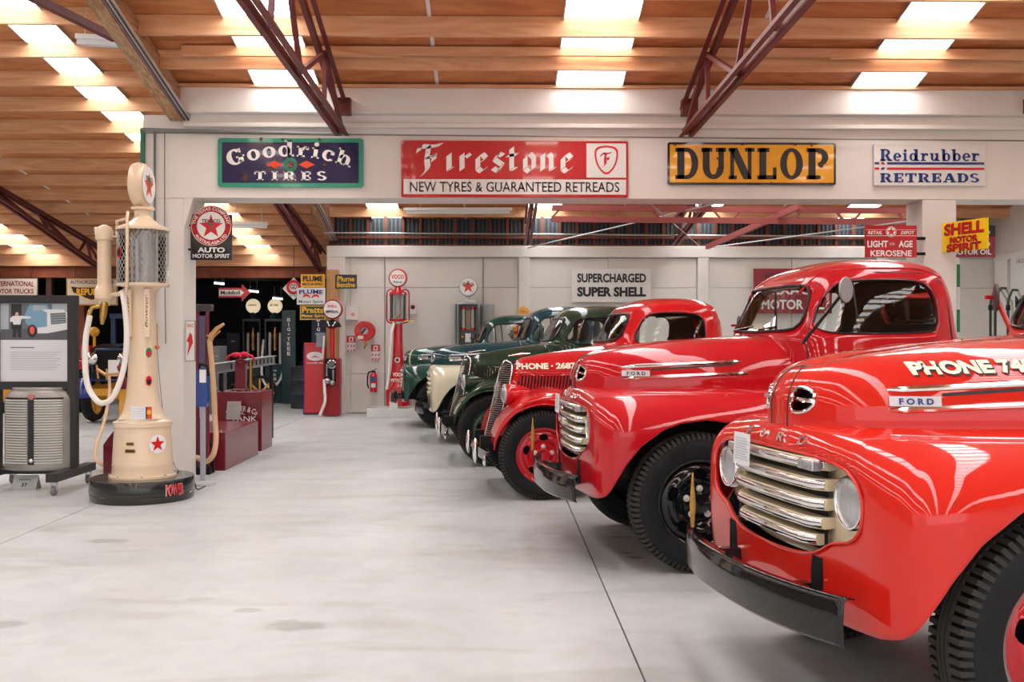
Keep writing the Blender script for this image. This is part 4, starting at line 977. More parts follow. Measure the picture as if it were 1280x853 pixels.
# ------------------------------------------------------------------ signs
ENW = mat('enamel_white', rgb(228, 228, 226), .25, coat=.5, noise=.04, scale=5); ENR = mat('enamel_red', rgb(196, 14, 30), .22, coat=.6, noise=.12, scale=3)
ENK = mat('enamel_black', (.010, .012, .014), .25, coat=.5); ENY = mat('enamel_yellow', rgb(240, 172, 8), .25, coat=.5, noise=.1, scale=4)
ENB = mat('enamel_navy', rgb(8, 14, 72), .2, coat=.6); ENG = mat('enamel_green', rgb(40, 150, 125), .3, coat=.4); ENM = mat('enamel_maroon', rgb(140, 14, 34), .25, coat=.5)
INKK = mat('ink_black', (.012, .013, .016), .35); INKW = mat('ink_white', rgb(238, 238, 236), .35); INKR = mat('ink_red', rgb(205, 18, 32), .35)
INKB = mat('ink_blue', rgb(20, 55, 125), .35); INKY = mat('ink_yellow', rgb(245, 185, 20), .35); INKO = mat('ink_orange', rgb(228, 70, 25), .35); INKG = mat('ink_green', rgb(30, 120, 90), .35)
RUST = mat('rust_chip', rgb(96, 62, 44), .85, noise=.4, scale=30)
def sign(label, px0, px1, py0, py1, Z, face, frame=None, fw=.02, r=.0, rz=0.0, t=.02, group=None, cat='sign', nm='enamel_sign'):
    a, b = W(px0, py1, Z), W(px1, py0, Z); w, h = b.x-a.x, b.z-a.z
    root = thing(nm, label, cat, ((a.x+b.x)/2, Z, (a.z+b.z)/2), rz, group)
    mb = MB(); mb.prism(rrect(-w/2, w/2, -h/2, h/2, r), 0, t); mb.obj('board', frame or face, root, bevel=.002)
    if frame:
        mb = MB(); mb.prism(rrect(-w/2+fw, w/2-fw, -h/2+fw, h/2-fw, max(0, r-fw/2)), -.002, .0); mb.obj('face', face, root)
    root['w'] = w; root['h'] = h; return root, w, h
def put(root, geo, w, h, cx, cz, m, name='lettering', mapf=None, y=-.003, depth=.001):
    return flat(geo, w, h, cx, cz, y, mapf, depth).obj(name, m, root)
def T(s, b=.02, sh=0.0): return text_geo(s, b, sh)
def poly(root, pts, m, name, y=-.003):
    mb = MB(); mb.add([(a, y-.001, b) for a, b in pts], [tuple(range(len(pts)))]); return mb.obj(name, m, root)
def annulus(root, r0, r1, m, name, cx=0, cz=0, y=-.004, n=40):
    v, f = ring(cx, cz, r1, r1, 0, 360, r1-r0, r1-r0, n); mb = MB(); mb.add([(a, y-.001, b) for a, b in v], f); return mb.obj(name, m, root)
def chip(root, cx, cz, r, seed):
    rd = random.Random(seed); poly(root, [(cx+r*rd.uniform(.6, 1.2)*math.cos(2*PI*k/9), cz+r*rd.uniform(.7, 1.4)*math.sin(2*PI*k/9)) for k in range(9)], RUST, 'rust_chip', -.006)
Z0 = 10.27
# navy tyre sign
g, w, h = sign('long navy enamel sign with a green rim, leftmost above the opening', 272, 454, 173, 234, Z0, ENB, ENG, .045, .03)
def arcletters(root, s, table, R_, size, cx, cz, m, gap=.05, name='lettering', sx=1.0):
    v, f = glyphs(s, table, gap, False); v = v.copy(); v[:, 0] *= size*sx; v[:, 1] *= size; tot = v[:, 0].max(); v[:, 0] -= tot/2
    bf = bend(R_, (0, 0)); P = [bf(a, b) for a, b in v]; mb = MB(); mb.add([(cx+a, -.0045, cz+b) for a, b in P], f); return mb.obj(name, m, root)
arcletters(g, 'Goodrich', SLAB, 1.7, .165, -.005, .065, INKW, .10, sx=1.22)
put(g, glyphs('TIRES', SLAB, .38), .74, .095, .0, -.135, INKW)
for s in (1, -1): poly(g, [(s*.08, -.02), (s*.165, -.06), (s*.25, -.02), (s*.165, .02)], INKO, 'red_diamond')
annulus(g, .032, .072, INKG, 'wreath', 0, -.02); put(g, T('G', .03), .032, .05, 0, -.02, INKO, 'wreath_letter')
chip(g, -.46, -.155, .04, 1); chip(g, -.20, -.06, .02, 2); chip(g, .35, -.02, .02, 3); chip(g, .3, .238, .016, 4); chip(g, -.3, .238, .018, 5); chip(g, -.08, .238, .014, 6)
# red and white tyre sign
g, w, h = sign('long red and white enamel sign with shield, second from the left above the opening', 501.5, 785, 176.5, 246.5, Z0, ENR, mat('rim_red', rgb(190, 30, 40), .4), .006, .01)
poly(g, rrect(-w/2+.025, w/2-.02, -h/2+.03, -h/2+.185), ENW, 'white_band'); poly(g, rrect(w/2-.43, w/2-.02, -h/2+.205, h/2-.025), ENW, 'white_panel')
put(g, T('NEW TYRES & GUARANTEED RETREADS', .008), w-.18, .105, 0, -h/2+.107, INKK, 'slogan_lettering')
v, f = glyphs('Firestone', BLK, .10, True); put(g, (v, f), 1.63, .36, -.205, .09, INKW)
sx_, sz_ = w/2-.225, .095
sh_ = [(-.12, .13), (0, .155), (.12, .13), (.125, .03), (.09, -.08), (0, -.17), (-.09, -.08), (-.125, .03)]
S1 = chaikin(sh_, 2); poly(g, [(sx_+a, sz_+b) for a, b in S1], INKR, 'shield', -.0042); poly(g, [(sx_+a*.84, sz_+b*.86) for a, b in S1], ENW, 'shield_field', -.0056)
put(g, glyphs('F', BLK, .1), .13, .17, sx_, sz_, INKR, 'shield_letter', y=-.0072)
# black and yellow tyre sign
g, w, h = sign('yellow enamel sign with huge black slab letters and black rim above the opening', 834.5, 1045, 178.5, 231, Z0, ENY, ENK, .024, .02)
put(g, glyphs('DUNLOP', SLAB, .09), w-.16, .325, 0, 0, INKK)
for k, (a, b, r_) in enumerate(((-.62, -.1, .018), (-.36, .05, .012), (-.4, -.13, .022), (.70, .12, .02), (.72, -.02, .022), (.7, -.14, .018), (.62, .19, .012), (-.8, .19, .012), (.2, -.2, .014), (-.1, .2, .014), (.45, .2, .014))): chip(g, a, b, r_, 20+k)
# white retreads sign
g, w, h = sign('white enamel sign with blue letters and a blue and red stripe, rightmost above the opening', 1092.5, 1231.5, 180.5, 232, Z0, ENW, None)
put(g, glyphs('Reidrubber', SLAB, .09), w*.89, .125, 0, .10, INKB, 'upper_lettering'); put(g, glyphs('RETREADS', SLAB, .08), w*.89, .095, 0, -.135, INKB, 'lower_lettering')
for z, m1, m2 in ((.015, INKB, INKR), (-.04, INKR, INKB)):
    poly(g, rrect(-w*.385, w*.49, z-.012, z+.012), m1, 'stripe'); poly(g, rrect(-w*.495, -w*.455, z-.012, z+.012), m1, 'stripe_end')
    sl = .015 if z > 0 else -.015; poly(g, [(-w*.44+sl*0, z+.012), (-w*.415, z+.012), (-w*.40, z-.012), (-w*.43, z-.012)] if z > 0 else [(-w*.43, z+.012), (-w*.40, z+.012), (-w*.415, z-.012), (-w*.44, z-.012)], m2, 'stripe_notch')
# back wall signs
g, w, h = sign('white sign with two lines of black capitals on the back wall', 715, 814, 336, 378, 19.55, ENW, None)
put(g, T('SUPERCHARGED', .035), w*.87, h*.27, 0, h*.22, INKK, 'upper_lettering'); put(g, T('SUPER SHELL', .05), w*.87, h*.29, 0, -h*.19, INKK, 'lower_lettering')
g, w, h = sign('maroon enamel sign on the back wall, seen through the crimson truck windscreen', 942, 1040, 336, 392, 19.5, ENM, None)
put(g, T('CLEAN CLEAR', .02), w*.7, h*.14, 0, h*.33, INKK, 'upper_lettering'); put(g, T('TEXACO', .03), w*.75, h*.2, 0, h*.02, INKW, 'name_lettering'); put(g, T('MOTOR OIL', .03), w*.8, h*.22, 0, -h*.3, INKW, 'lower_lettering')
# kerosene sign
g, w, h = sign('bright red enamel sign beside the right column, just over the truck roof', 1081.5, 1146, 282, 322, 10.26, ENR, None)
poly(g, rrect(-w/2+.01, w/2-.01, h*.17, h*.185), INKW, 'rule'); poly(g, rrect(-w/2+.01, w/2-.01, h*.36, h*.37), INKW, 'rule')
for a, b in ((0, .30),): poly(g, disc(.055, 28, a, h*b), INKW, 'roundel', -.004); poly(g, star(.05, a, h*b), INKR, 'star', -.006); annulus(g, .046, .05, INKK, 'roundel_line', a, h*b, -.0065)
put(g, T('RETAIL', .02, .2), w*.28, h*.10, -w*.31, h*.275, INKW, 'upper_lettering'); put(g, T('DEPOT', .02, .2), w*.26, h*.10, w*.32, h*.275, INKW, 'upper_lettering')
put(g, T('LIGHT', .03), w*.40, h*.21, -w*.26, -h*.08, INKW, 'middle_lettering'); put(g, T('OF THE', .0), w*.09, h*.08, w*.02, -h*.08, INKW, 'small_lettering'); put(g, T('AGE', .03), w*.27, h*.21, w*.28, -h*.08, INKW, 'middle_lettering'); put(g, T('KEROSENE', .025), w*.8, h*.19, 0, -h*.37, INKW, 'lower_lettering')
mb = MB(); mb.box(w/2-.02, w/2+.10, .02, .05, .02, .05); mb.box(w/2-.02, w/2+.10, .02, .05, -.14, -.11); mb.obj('wall_bracket', CHASSIS, g)
# yellow bracket sign on the right column
p0 = W(1175, 300, 10.22); g = thing('bracket_sign', 'yellow bracket sign with red letters jutting from the right column', 'sign', (p0.x+.05, 10.29, W(1175, 297, 10.22).z), math.radians(-66))
w, h = .56, .31
mb = MB(); mb.prism(rrect(0, w, -h/2, h/2), 0, .015); mb.obj('board', mat('enamel_lemon', rgb(250, 208, 20), .25, coat=.5), g, bevel=.002)
for s_, ww, hh, cz in (('SHELL', .48, .12, .08), ('MOTOR', .34, .065, -.03), ('SPIRIT', .42, .08, -.11)):
    put(g, T(s_, .04), ww, hh, w/2-.008+.0, cz-.006, INKK, 'lettering_shadow', y=-.002); put(g, T(s_, .03), ww, hh, w/2, cz, INKR, y=-.004)
# maroon oil sign and striped pole
g, w, h = sign('maroon and black enamel sign on a striped pole beyond the right column', 1188, 1244, 282, 322, 11.3, ENM, None)
poly(g, rrect(-w/2, w/2, h*.16, h/2), INKK, 'black_band'); put(g, T('CLEAR', .02, .2), w*.27, h*.10, w*.25, h*.28, INKW, 'upper_lettering', y=-.005); poly(g, disc(.05, 24, -w*.12, h*.3), INKW, 'roundel', -.005); poly(g, star(.045, -w*.12, h*.3), INKR, 'star', -.007)
put(g, T('TEXACO', .02), w*.85, h*.17, -w*.04, -h*.08, INKW, 'name_lettering'); put(g, T('MOTOR OIL', .02), w*.88, h*.16, -w*.03, -h*.33, INKW, 'lower_lettering')
x = WX(1198.5, 11.35); t = thing('striped_pole', 'green and white striped pole standing behind the right column', 'pole', (x, 11.36, 0)); za = 0
for k in range(11):
    mb = MB(); mb.lathe([(.018, k*.26), (.018, k*.26+.26)], 12); mb.obj('pole_band', (mat('pole_green', rgb(20, 120, 60), .4), ENW)[k % 2], t, 60)
mb = MB(); mb.lathe([(.001, 0), (.15, 0), (.15, .02), (.001, .03)], 20); mb.obj('pole_foot', CHASSIS, t, 40)
# white sign on the right wall
g = thing('wall_poster_sign', 'white enamel sign with black letters on the right side wall', 'sign', (9.81, 18.0, 2.35), -PI/2+PI)
g.rotation_euler = (0, 0, -PI/2)
mb = MB(); mb.prism(rrect(-.8, .8, -.55, .75), 0, .02); mb.obj('board', ENW, g)
put(g, T('Mobiloil', .02), 1.3, .22, 0, -.18, INKK); put(g, T('Make the chart your guide', 0), 1.0, .06, 0, -.42, INKK, 'small_lettering'); put(g, T('VACUUM OIL COMPANY', 0), 1.2, .08, .0, .58, INKK, 'top_lettering'); poly(g, [(-.2, .1), (0, .32), (.25, .16), (.05, .05)], INKR, 'red_mark')
# ---- fuel bracket sign on left column
xc = W(238, 263, 10.5)
g = thing('bracket_sign', 'black bracket sign with a white roundel and red star beside the left column', 'sign', (W(264, 290, 10.45).x, 10.45, W(264, 292, 10.45).z))
k_ = 10.45/F; mb = MB(); mb.prism(rrect(-25.5*k_, 25.5*k_, -33*k_, 24*k_, .01), 0, .02); mb.obj('board', ENK, g)
c_ = 9.5*k_; mb = MB(); mb.prism([(a, b+c_) for a, b in disc(25.3*k_, 40)], -.003, .02); mb.obj('roundel_board', ENR, g); poly(g, [(a, b+c_) for a, b in disc(17.5*k_, 40)], INKW, 'roundel', -.005)
annulus(g, 24.3*k_, 24.9*k_, INKW, 'roundel_line', 0, c_); poly(g, [(a, b+c_-.01) for a, b in star(15.5*k_)], INKR, 'star', -.006)
put(g, T('TEXACO', .03), 23*k_, 4.5*k_, 0, c_+6*k_, INKK, 'name_lettering', y=-.008); put(g, T('T', .03), 5*k_, 10*k_, 0, c_-2*k_, INKG, 'star_letter', y=-.0085)
for s_, R_, cz, ww in (('THE TEXAS COMPANY', 19.3*k_, c_+19.3*k_, 46*k_), ('AUSTRALASIA LTD', -19.3*k_-4*k_, c_-23.3*k_, 46*k_)):
    v, f = text_geo(s_, .02); bf = bend(R_, (0, 0)); P = [bf(a*ww*(1.25 if R_ > 0 else 1.05), b*4*k_+2*k_) for a, b in v]; mb = MB(); mb.add([(a, -.0075, cz+b) for a, b in P], f); mb.obj('rim_lettering', INKW, g)
put(g, T('AUTO', .04), 34*k_, 6.5*k_, 0, -20.5*k_, INKW, 'lettering', y=-.002); put(g, T('MOTOR SPIRIT', .02), 46*k_, 5*k_, 0, -28*k_, INKW, 'lower_lettering', y=-.002)
mb = MB(); mb.beam((-26*k_, .01, 10*k_), (-33*k_, .01, 10*k_), .02, .02); mb.beam((-26*k_, .01, -20*k_), (-33*k_, .01, -20*k_), .02, .02); mb.obj('wall_bracket', CHASSIS, g)
# small poster on the column
g, w, h = sign('small white poster with a red figure on the left column', 231.5, 244, 401, 452, 10.29, ENW, mat('poster_rim', rgb(140, 140, 140), .5), .008)
put(g, T('TEXACO', .02), w*.7, h*.08, 0, h*.38, INKR); poly(g, [(-.03, -.16), (-.01, -.02), (-.035, .0), (-.01, .06), (.0, .09), (.02, .06), (.03, -.02), (.01, -.06)], INKR, 'red_figure', -.005)
# ---- far left and dark bay signs
g, w, h = sign('white sign with maroon letters hanging at the far left under the eaves', -14, 47, 348, 370, 21.7, mat('sign_cream', rgb(215, 205, 190), .5), mat('sign_tin', rgb(150, 140, 130), .5), .02)
put(g, T('INTERNATIONAL', .03), w*.86, h*.30, 0, h*.2, mat('ink_maroon', rgb(130, 20, 40), .5), 'upper_lettering', bend(6, (0, h*.2))); put(g, T('MOTOR TRUCKS', .03), w*.84, h*.28, 0, -h*.24, MATS['ink_maroon'], 'lower_lettering')
g, w, h = sign('white sign with a yellow and black winged badge under the eaves', 83, 147, 348, 382, 21.7, MATS['sign_cream'], mat('sign_ochre', rgb(200, 150, 70), .5), .03)
put(g, T('AUTHORIZED SERVICE', .02), w*.85, h*.13, 0, h*.36, INKK, 'upper_lettering'); wing = [(-.45, .2), (-.30, .16), (.30, .16), (.45, .2), (.40, -.02), (.25, -.12), (.14, -.22), (0, -.30), (-.14, -.22), (-.25, -.12), (-.40, -.02)]
poly(g, [(a*w*.96, b*h*1.1) for a, b in wing], INKY, 'badge_rim', -.004); poly(g, [(a*w*.90, b*h*.98) for a, b in wing], INKK, 'badge', -.006); put(g, T('REPUBLIC', .04), w*.6, h*.25, 0, .0, INKY, 'badge_lettering', y=-.008)
g = thing('arrow_sign', 'red and white arrow sign hanging in the dark bay doorway', 'sign', (W(293, 366, 21.8).x, 21.8, W(293, 366, 21.8).z)); k_ = 21.8/F
mb = MB(); mb.prism([(-19.5*k_, -6*k_), (9*k_, -6*k_), (9*k_, -11*k_), (20*k_, 0), (9*k_, 11*k_), (9*k_, 6*k_), (-19.5*k_, 6*k_)], 0, .03); mb.obj('board', ENR, g); poly(g, [(-19*k_, -3.5*k_), (8*k_, -3.5*k_), (12*k_, 0), (8*k_, 3.5*k_), (-19*k_, 3.5*k_)], INKW, 'white_band'); put(g, glyphs('Mobiloil'.replace('M', 'N').replace('N', 'U') if False else 'oiloiloi', SLAB, .05) if False else T('Mobiloil', .03), 24*k_, 5*k_, -5*k_, 0, INKK, y=-.005)
mb = MB(); mb.tube([(-12*k_, .02, 6*k_), (-12*k_, .1, 21*k_)], .006, 5); mb.tube([(5*k_, .02, 6*k_), (5*k_, .1, 21*k_)], .006, 5); mb.obj('hanging_wire', CHASSIS, g)
g, w, h = sign('yellow enamel sign at the top of the stack by the timber wall end', 376, 406, 343, 359.5, 19.3, ENY, None, r=.02)
put(g, T('PLUME', .04), w*.82, h*.42, 0, h*.16, INKK); put(g, T('MOTOR SPIRIT', .02), w*.86, h*.2, 0, -h*.25, INKK, 'lower_lettering')
g, w, h = sign('white enamel sign with a red moustache-like plume, middle of the stack', 371, 406.5, 360, 381, 19.28, ENW, None)
put(g, glyphs('PLUDE'.replace('D', 'N'), SLAB, .1) if False else T('PLUME', .03), w*.84, h*.26, 0, h*.27, INKB, 'upper_lettering', bend(2.2, (0, h*.27))); put(g, T('Motor Spirit', .01), w*.86, h*.22, 0, -h*.34, INKB, 'lower_lettering')
for s in (1, -1): poly(g, [(s*.012, -.045), (s*.05, -.01), (s*.11, .0), (s*.15, -.03), (s*.15, .01), (s*.12, .035), (s*.06, .035), (s*.02, .0)], INKR, 'plume', -.005)
g, w, h = sign('black sign with yellow letters, lowest of the stack by the timber wall end', 375, 407, 382, 400, 19.3, ENK, INKY, .02)
put(g, T('Pratts', .03), w*.84, h*.42, 0, h*.18, INKY); put(g, T('Motor Spirit', .02), w*.86, h*.28, 0, -h*.24, INKY, 'lower_lettering')
g, w, h = sign('black sign with yellow letters fixed beside the timber wall end', 419, 446, 343.5, 361, 19.35, ENK, None)
put(g, T('Plume', .02), w*.8, h*.38, 0, h*.2, INKY); put(g, T('Benzine', .02), w*.84, h*.36, 0, -h*.22, INKY, 'lower_lettering')
g = thing('diamond_sign', 'white diamond sign with a red ring behind the sign stack', 'sign', (W(367, 361, 20.5).x, 20.5, W(367, 361, 20.5).z)); mb = MB(); mb.prism([(-.23, 0), (0, -.23), (.23, 0), (0, .23)], 0, .02); mb.obj('board', ENW, g); annulus(g, .09, .15, INKR, 'ring', 0, .03, -.003); put(g, T('GD', .02), .14, .10, 0, .04, mat('ink_maroon2', rgb(120, 25, 40), .5)); put(g, T('LTD', .02), .14, .06, 0, -.13, INKK, 'lower_lettering')
mb = MB(); mb.tube([(0, .02, .2), (0, .02, 1.02)], .006, 5); mb.obj('hanging_wire', CHASSIS, g)
# safety panels on the back wall
for (px, py, s_) in ((439, 430, 'HOSE REEL'), (469.5, 441, 'EXTINGUISHER')):
    lab = 'red and white hatched safety panel left below the hose reel' if px < 450 else 'red and white hatched safety panel above the fire extinguisher'
    g, w, h = sign(lab, px-5.5, px+5.5, py-10, py+10, 19.55, ENW, None, nm='safety_panel', cat='sign')
    poly(g, rrect(-w/2, w/2, h*.08, h*.5), INKR, 'red_field')
    poly(g, rrect(-w*.25, w*.25, h*.14, h*.42), INKW, 'pictogram', -.005); poly(g, rrect(-w*.13, w*.13, h*.18, h*.36), INKR, 'pictogram_core', -.007)
    for i in range(3):
        for j in range(2): x, z = -w/2+(i+.1)*w/3, -h*.48+j*h*.26; poly(g, [(x, z), (x+w*.14, z), (x+w*.28, z+h*.15), (x+w*.14, z+h*.15)], INKR, 'hatch_bar', -.005)
g, w, h = sign('pale square box with a pink spot on the back wall', 432, 447.5, 382.5, 400, 19.5, WALLW, None, nm='wall_box', cat='box', t=.08); poly(g, disc(.035, 16, .02, -.03), mat('pink_spot', rgb(240, 150, 160), .6), 'spot')
g, w, h = sign('tiny white card with a red and black spot beside the red visible pump', 512, 520, 379, 393, 19.55, ENW, None, nm='wall_card', cat='card'); poly(g, disc(.045, 20, 0, .03), INKR, 'red_spot', -.004); poly(g, disc(.032, 20, 0, .03), INKK, 'black_spot', -.006)
g = thing('scalloped_sign', 'small yellow shell-shaped sign on the back wall above the trucks', 'sign', (W(654, 389, 19.5).x, 19.5, W(654, 389, 19.5).z)); mb = MB(); mb.prism([(.115*math.cos(a)*(1+.06*math.cos(9*a)), .085*math.sin(a)*(1+.06*math.cos(9*a))) for a in np.linspace(0, 2*PI, 60, endpoint=False)], 0, .03); mb.obj('board', ENY, g); put(g, T('SHELL', .02), .14, .035, 0, -.01, INKR)
# ------------------------------------------------------------------ fuel pumps and floor things
PC = mat('pump_cream', rgb(232, 210, 180), .3, coat=.5, noise=.04, scale=4); HOSEW = mat('hose_white', rgb(232, 228, 220), .45); HOSEC = mat('hose_buff', rgb(214, 178, 140), .6)
BRASS = mat('brass', rgb(190, 150, 80), .25, .9); PR = mat('pump_red', rgb(200, 12, 30), .25, coat=.6); MAR = mat('maroon_paint', rgb(120, 22, 40), .28, coat=.4, noise=.08, scale=3)
WIRE = mat('guard_wire', rgb(190, 188, 184), .35, .5); GLOBE = mat('opal_globe', rgb(248, 226, 188), .3, coat=.5, emit=.55); GREYM = mat('grey_enamel', rgb(188, 192, 193), .4, .1)
CYL = glass('pump_glass', (.93, .94, .94))
def PW(px, py, Z): return W(px, py, Z)
# --- tall cream visible pump on a black plinth
c = Vector((WX(178.5, 9.36), 9.36, 0)); K = 9.36/F
hz = lambda py: CH-(py-HY)*K
t = thing('plinth', 'round black plinth with red letters under the tall cream pump', 'plinth', c)
mb = MB(); mb.lathe([(.001, 0), (.455, 0), (.463, .02), (.463, .06), (.455, .065), (.458, .10), (.464, .105), (.464, .19), (.455, .205), (.001, .205)], 64); mb.obj('plinth_body', mat('plinth_black', (.012, .014, .014), .25, coat=.5), t, 40)
v, f = text_geo('POWER', .04)
for nm, m, off, dz, sc_ in (('lettering_outline', INKW, .466, 0, 1.06), ('lettering', INKR, .468, 0, 1.0)):
    for a0 in (.62, -2.55):
        sp_ = .40
        mb = MB(); P = []
        for a, b in v:
            g = a0-a*0; ang = -PI/2+.98+a*sp_*sc_ if a0 > 0 else -PI/2-1.42+a*sp_*sc_
            P.append((off*math.cos(ang), off*math.sin(ang), .115+b*.10*sc_))
        mb.add(P, f); mb.obj(nm, m, t)
p = thing('fuel_pump', 'tall cream visible petrol pump with mesh cylinder and round globe, standing by the left column', 'fuel pump', (c.x, c.y, .205))
B = lambda z: z-.205
mb = MB(); mb.lathe([(.30, 0), (.30, .018), (.275, .022), (.268, .10), (.272, .115), (.268, .13), (.25, B(.67)), (.262, B(.675)), (.262, B(.715)), (.235, B(.725)), (.215, B(.745))], 48); mb.obj('pedestal', PC, p, 40)
mb = MB()
prof = [(.745, .21), (.80, .175), (.90, .150), (1.1, .130), (1.4, .118), (1.75, .112), (1.93, .118), (1.98, .20)]
P = []
for z, r in catmull(prof, 26):
    P.append([(r*math.copysign(abs(math.cos(g))**.75, math.cos(g)), r*math.copysign(abs(math.sin(g))**.75, math.sin(g)), B(z)) for g in np.linspace(0, 2*PI, 33)[:-1]])
mb.grid(np.array(P), True); mb.obj('column_shaft', PC, p, 50)
for sx_ in (-1, 1):
    mb = MB(); mb.box(sx_*.085-.028, sx_*.085+.028, -.150, -.10, B(1.50), B(1.95)); sh_ = mb.obj('script_panel', PC, p, bevel=.008)
    tv, tf = text_geo('Wayne' if False else 'Bowser', .0, .3); mb = MB(); mb.add([(sx_*.085-b*.026, -.152, B(1.74)+a*.30) for a, b in tv], tf); mb.obj('script_lettering', INKK, sh_)
mb = MB(); mb.lathe([(.235, B(1.975)), (.24, B(1.985)), (.24, B(2.0)), (.225, B(2.005)), (.001, B(2.005))], 40); mb.obj('cylinder_base', PC, p, 40)
mb = MB(); mb.lathe([(.205, B(2.0)), (.205, B(2.50))], 40); mb.obj('glass_cylinder', CYL, p, 60)
mb = MB(); mb.lathe([(.09, B(2.0)), (.09, B(2.49))], 20, (.03, 0, 0)); mb.tube([(-.08, -.05, B(2.0)), (-.08, -.05, B(2.46))], .012); mb.tube([(-.02, -.1, B(2.0)), (-.02, -.1, B(2.40))], .02); mb.obj('standpipe', mat('pipe_pale', rgb(200, 205, 208), .3, .4), p, 60)
mb = MB(); nh = 34
for k in range(nh):
    for s in (1, -1):
        mb.tube([(.228*math.cos(2*PI*k/nh+s*j*.09), .228*math.sin(2*PI*k/nh+s*j*.09), B(2.0)+.5*j/16) for j in range(17)], .0026, 3, caps=False)
q = mb.obj('mesh_guard', WIRE, p); q['kind'] = 'stuff'
mb = MB(); mb.lathe([(.238, B(2.495)), (.242, B(2.51)), (.235, B(2.525)), (.15, B(2.56)), (.10, B(2.60)), (.075, B(2.63)), (.075, B(2.685)), (.105, B(2.69)), (.105, B(2.715)), (.001, B(2.715))], 40); mb.obj('pump_cap', PC, p, 40)
gl = bpy.data.objects.new('globe', None)
mb = MB(); mb.M = Matrix.Translation((0, 0, B(2.925))) @ Matrix.Rotation(math.radians(90), 4, 'Z')
mb.lathe([(.001, -.055), (.17, -.05), (.198, -.03), (.205, 0), (.205, .04), (.198, .07), (.17, .085), (.001, .09)], 40, axis='y'); gl = mb.obj('globe', PC, p, 45)
Mg = Matrix.Translation((0, 0, B(2.925))) @ Matrix.Rotation(math.radians(90), 4, 'Z')
def onM(M, pts, m, name, par, y): mb = MB(); mb.M = M; mb.add([(a, y, b) for a, b in pts], [tuple(range(len(pts)))]); return mb.obj(name, m, par)
onM(Mg, disc(.172, 36), INKW, 'globe_face', gl, -.0575); onM(Mg, star(.13, 0, -.01), INKO, 'star', gl, -.060)
mb = MB(); mb.M = Mg; tv, tf = T('TEXACO', .02); mb.add([(a*.19, -.062, .055+b*.045) for a, b in tv], tf); mb.obj('name_lettering', INKK, gl)
mb = MB(); mb.M = Mg; tv, tf = T('T', .03); mb.add([(a*.05, -.0635, -.02+b*.09) for a, b in tv], tf); mb.obj('star_letter', INKG, gl)
# side pump barrel and pipes
xb = -(178.5-132)*K
mb = MB(); mb.lathe([(.001, B(1.78)), (.05, B(1.80)), (.06, B(1.84)), (.085, B(1.86)), (.085, B(1.95)), (.07, B(1.97)), (.062, B(2.0)), (.062, B(2.40)), (.078, B(2.41)), (.082, B(2.48)), (.06, B(2.53)), (.02, B(2.55)), (.001, B(2.55))], 28, (xb, -.02, 0)); mb.tube([(xb-.02, -.02, B(2.49)), (xb-.09, -.02, B(2.51))], [.035, .02]); mb.obj('side_barrel', PC, p, 45)
mb = MB(); mb.tube([(xb+.05, -.02, B(2.44)), (xb+.12, -.03, B(2.44)), (xb+.13, -.05, B(2.58)), (-.10, -.12, B(2.60)), (-.06, -.22, B(2.64)), (-.055, -.245, B(2.58)), (-.055, -.25, B(1.99)), (-.08, -.20, B(1.93))], .015, 8); mb.tube([(xb+.05, -.02, B(1.90)), (-.20, -.08, B(1.90)), (-.10, -.08, B(1.96))], .022, 8); mb.obj('feed_pipe', PC, p, 60)
mb = MB(); mb.tube([(xb, -.03, B(1.80)), (xb-.10, -.06, B(1.78)), (xb-.13, -.06, B(1.70))], .022, 8); mb.tube([(xb+.01, -.04, B(1.83)), (xb+.0, -.05, B(1.70)), (xb-.01, -.05, B(1.62))], [.04, .035, .015], 8); mb.obj('outlet_cock', BRASS, p, 60)
hp = [(-.46, -.08, 1.70), (-.475, -.14, 1.45), (-.44, -.20, 1.10), (-.33, -.26, .93), (-.25, -.28, .905), (-.17, -.26, .97), (-.10, -.22, 1.2), (-.075, -.20, 1.5), (-.10, -.18, 1.78), (-.14, -.14, 1.92)]
mb = MB(); mb.tube(catmull([(a, b, B(z)) for a, b, z in hp], 48), .026, 10); mb.obj('white_hose', HOSEW, p, 60)
onM(Matrix.Translation((-.15, -.185, B(2.28))) @ Matrix.Rotation(math.radians(-38), 4, 'Z'), disc(.05, 24, 0, 0, .8), INKR, 'badge_ring', p, 0); onM(Matrix.Translation((-.152, -.188, B(2.28))) @ Matrix.Rotation(math.radians(-38), 4, 'Z'), disc(.034, 24, 0, 0, .8), INKK, 'badge_core', p, 0)
Mr = Matrix.Rotation(math.radians(48), 4, 'Z'); onM(Mr, disc(.085, 30, 0, B(.52)), INKW, 'base_roundel', p, -.2655); onM(Mr, star(.075, 0, B(.52)), INKR, 'base_star', p, -.268)
for z, hh, ww in ((.53, .03, .075), (.465, .035, .10)):
    M0 = Matrix.Rotation(math.radians(-5), 4, 'Z'); onM(M0, rrect(-ww/2, ww/2, B(z)-hh/2, B(z)+hh/2, .008), BRASS, 'maker_plate', p, -.264); onM(M0, rrect(-ww/2+.01, ww/2-.01, B(z)-hh/2+.008, B(z)+hh/2-.008), INKK, 'plate_print', p, -.266)
mb = MB(); M1 = Matrix.Translation((.06, -.268, 0)); x0_, x1_ = -.07, .125
onM(M1, rrect(x0_, x1_, B(.755), B(.875)), mat('card_white', rgb(225, 228, 230), .6), 'price_card', p, -.01); onM(M1, rrect(.065, x1_-.004, B(.76), B(.87)), INKO, 'card_picture', p, -.013); onM(M1, disc(.022, 12, .095, B(.82)), INKY, 'picture_spot', p, -.015); onM(M1, rrect(.066, .078, B(.76), B(.87)), INKK, 'picture_shade', p, -.0155)
for k in range(4): onM(M1, rrect(x0_+.01, .05, B(.85)-k*.022, B(.852)-k*.022), mat('print_grey', (.45, .47, .5), .8), 'card_line', p, -.0125)
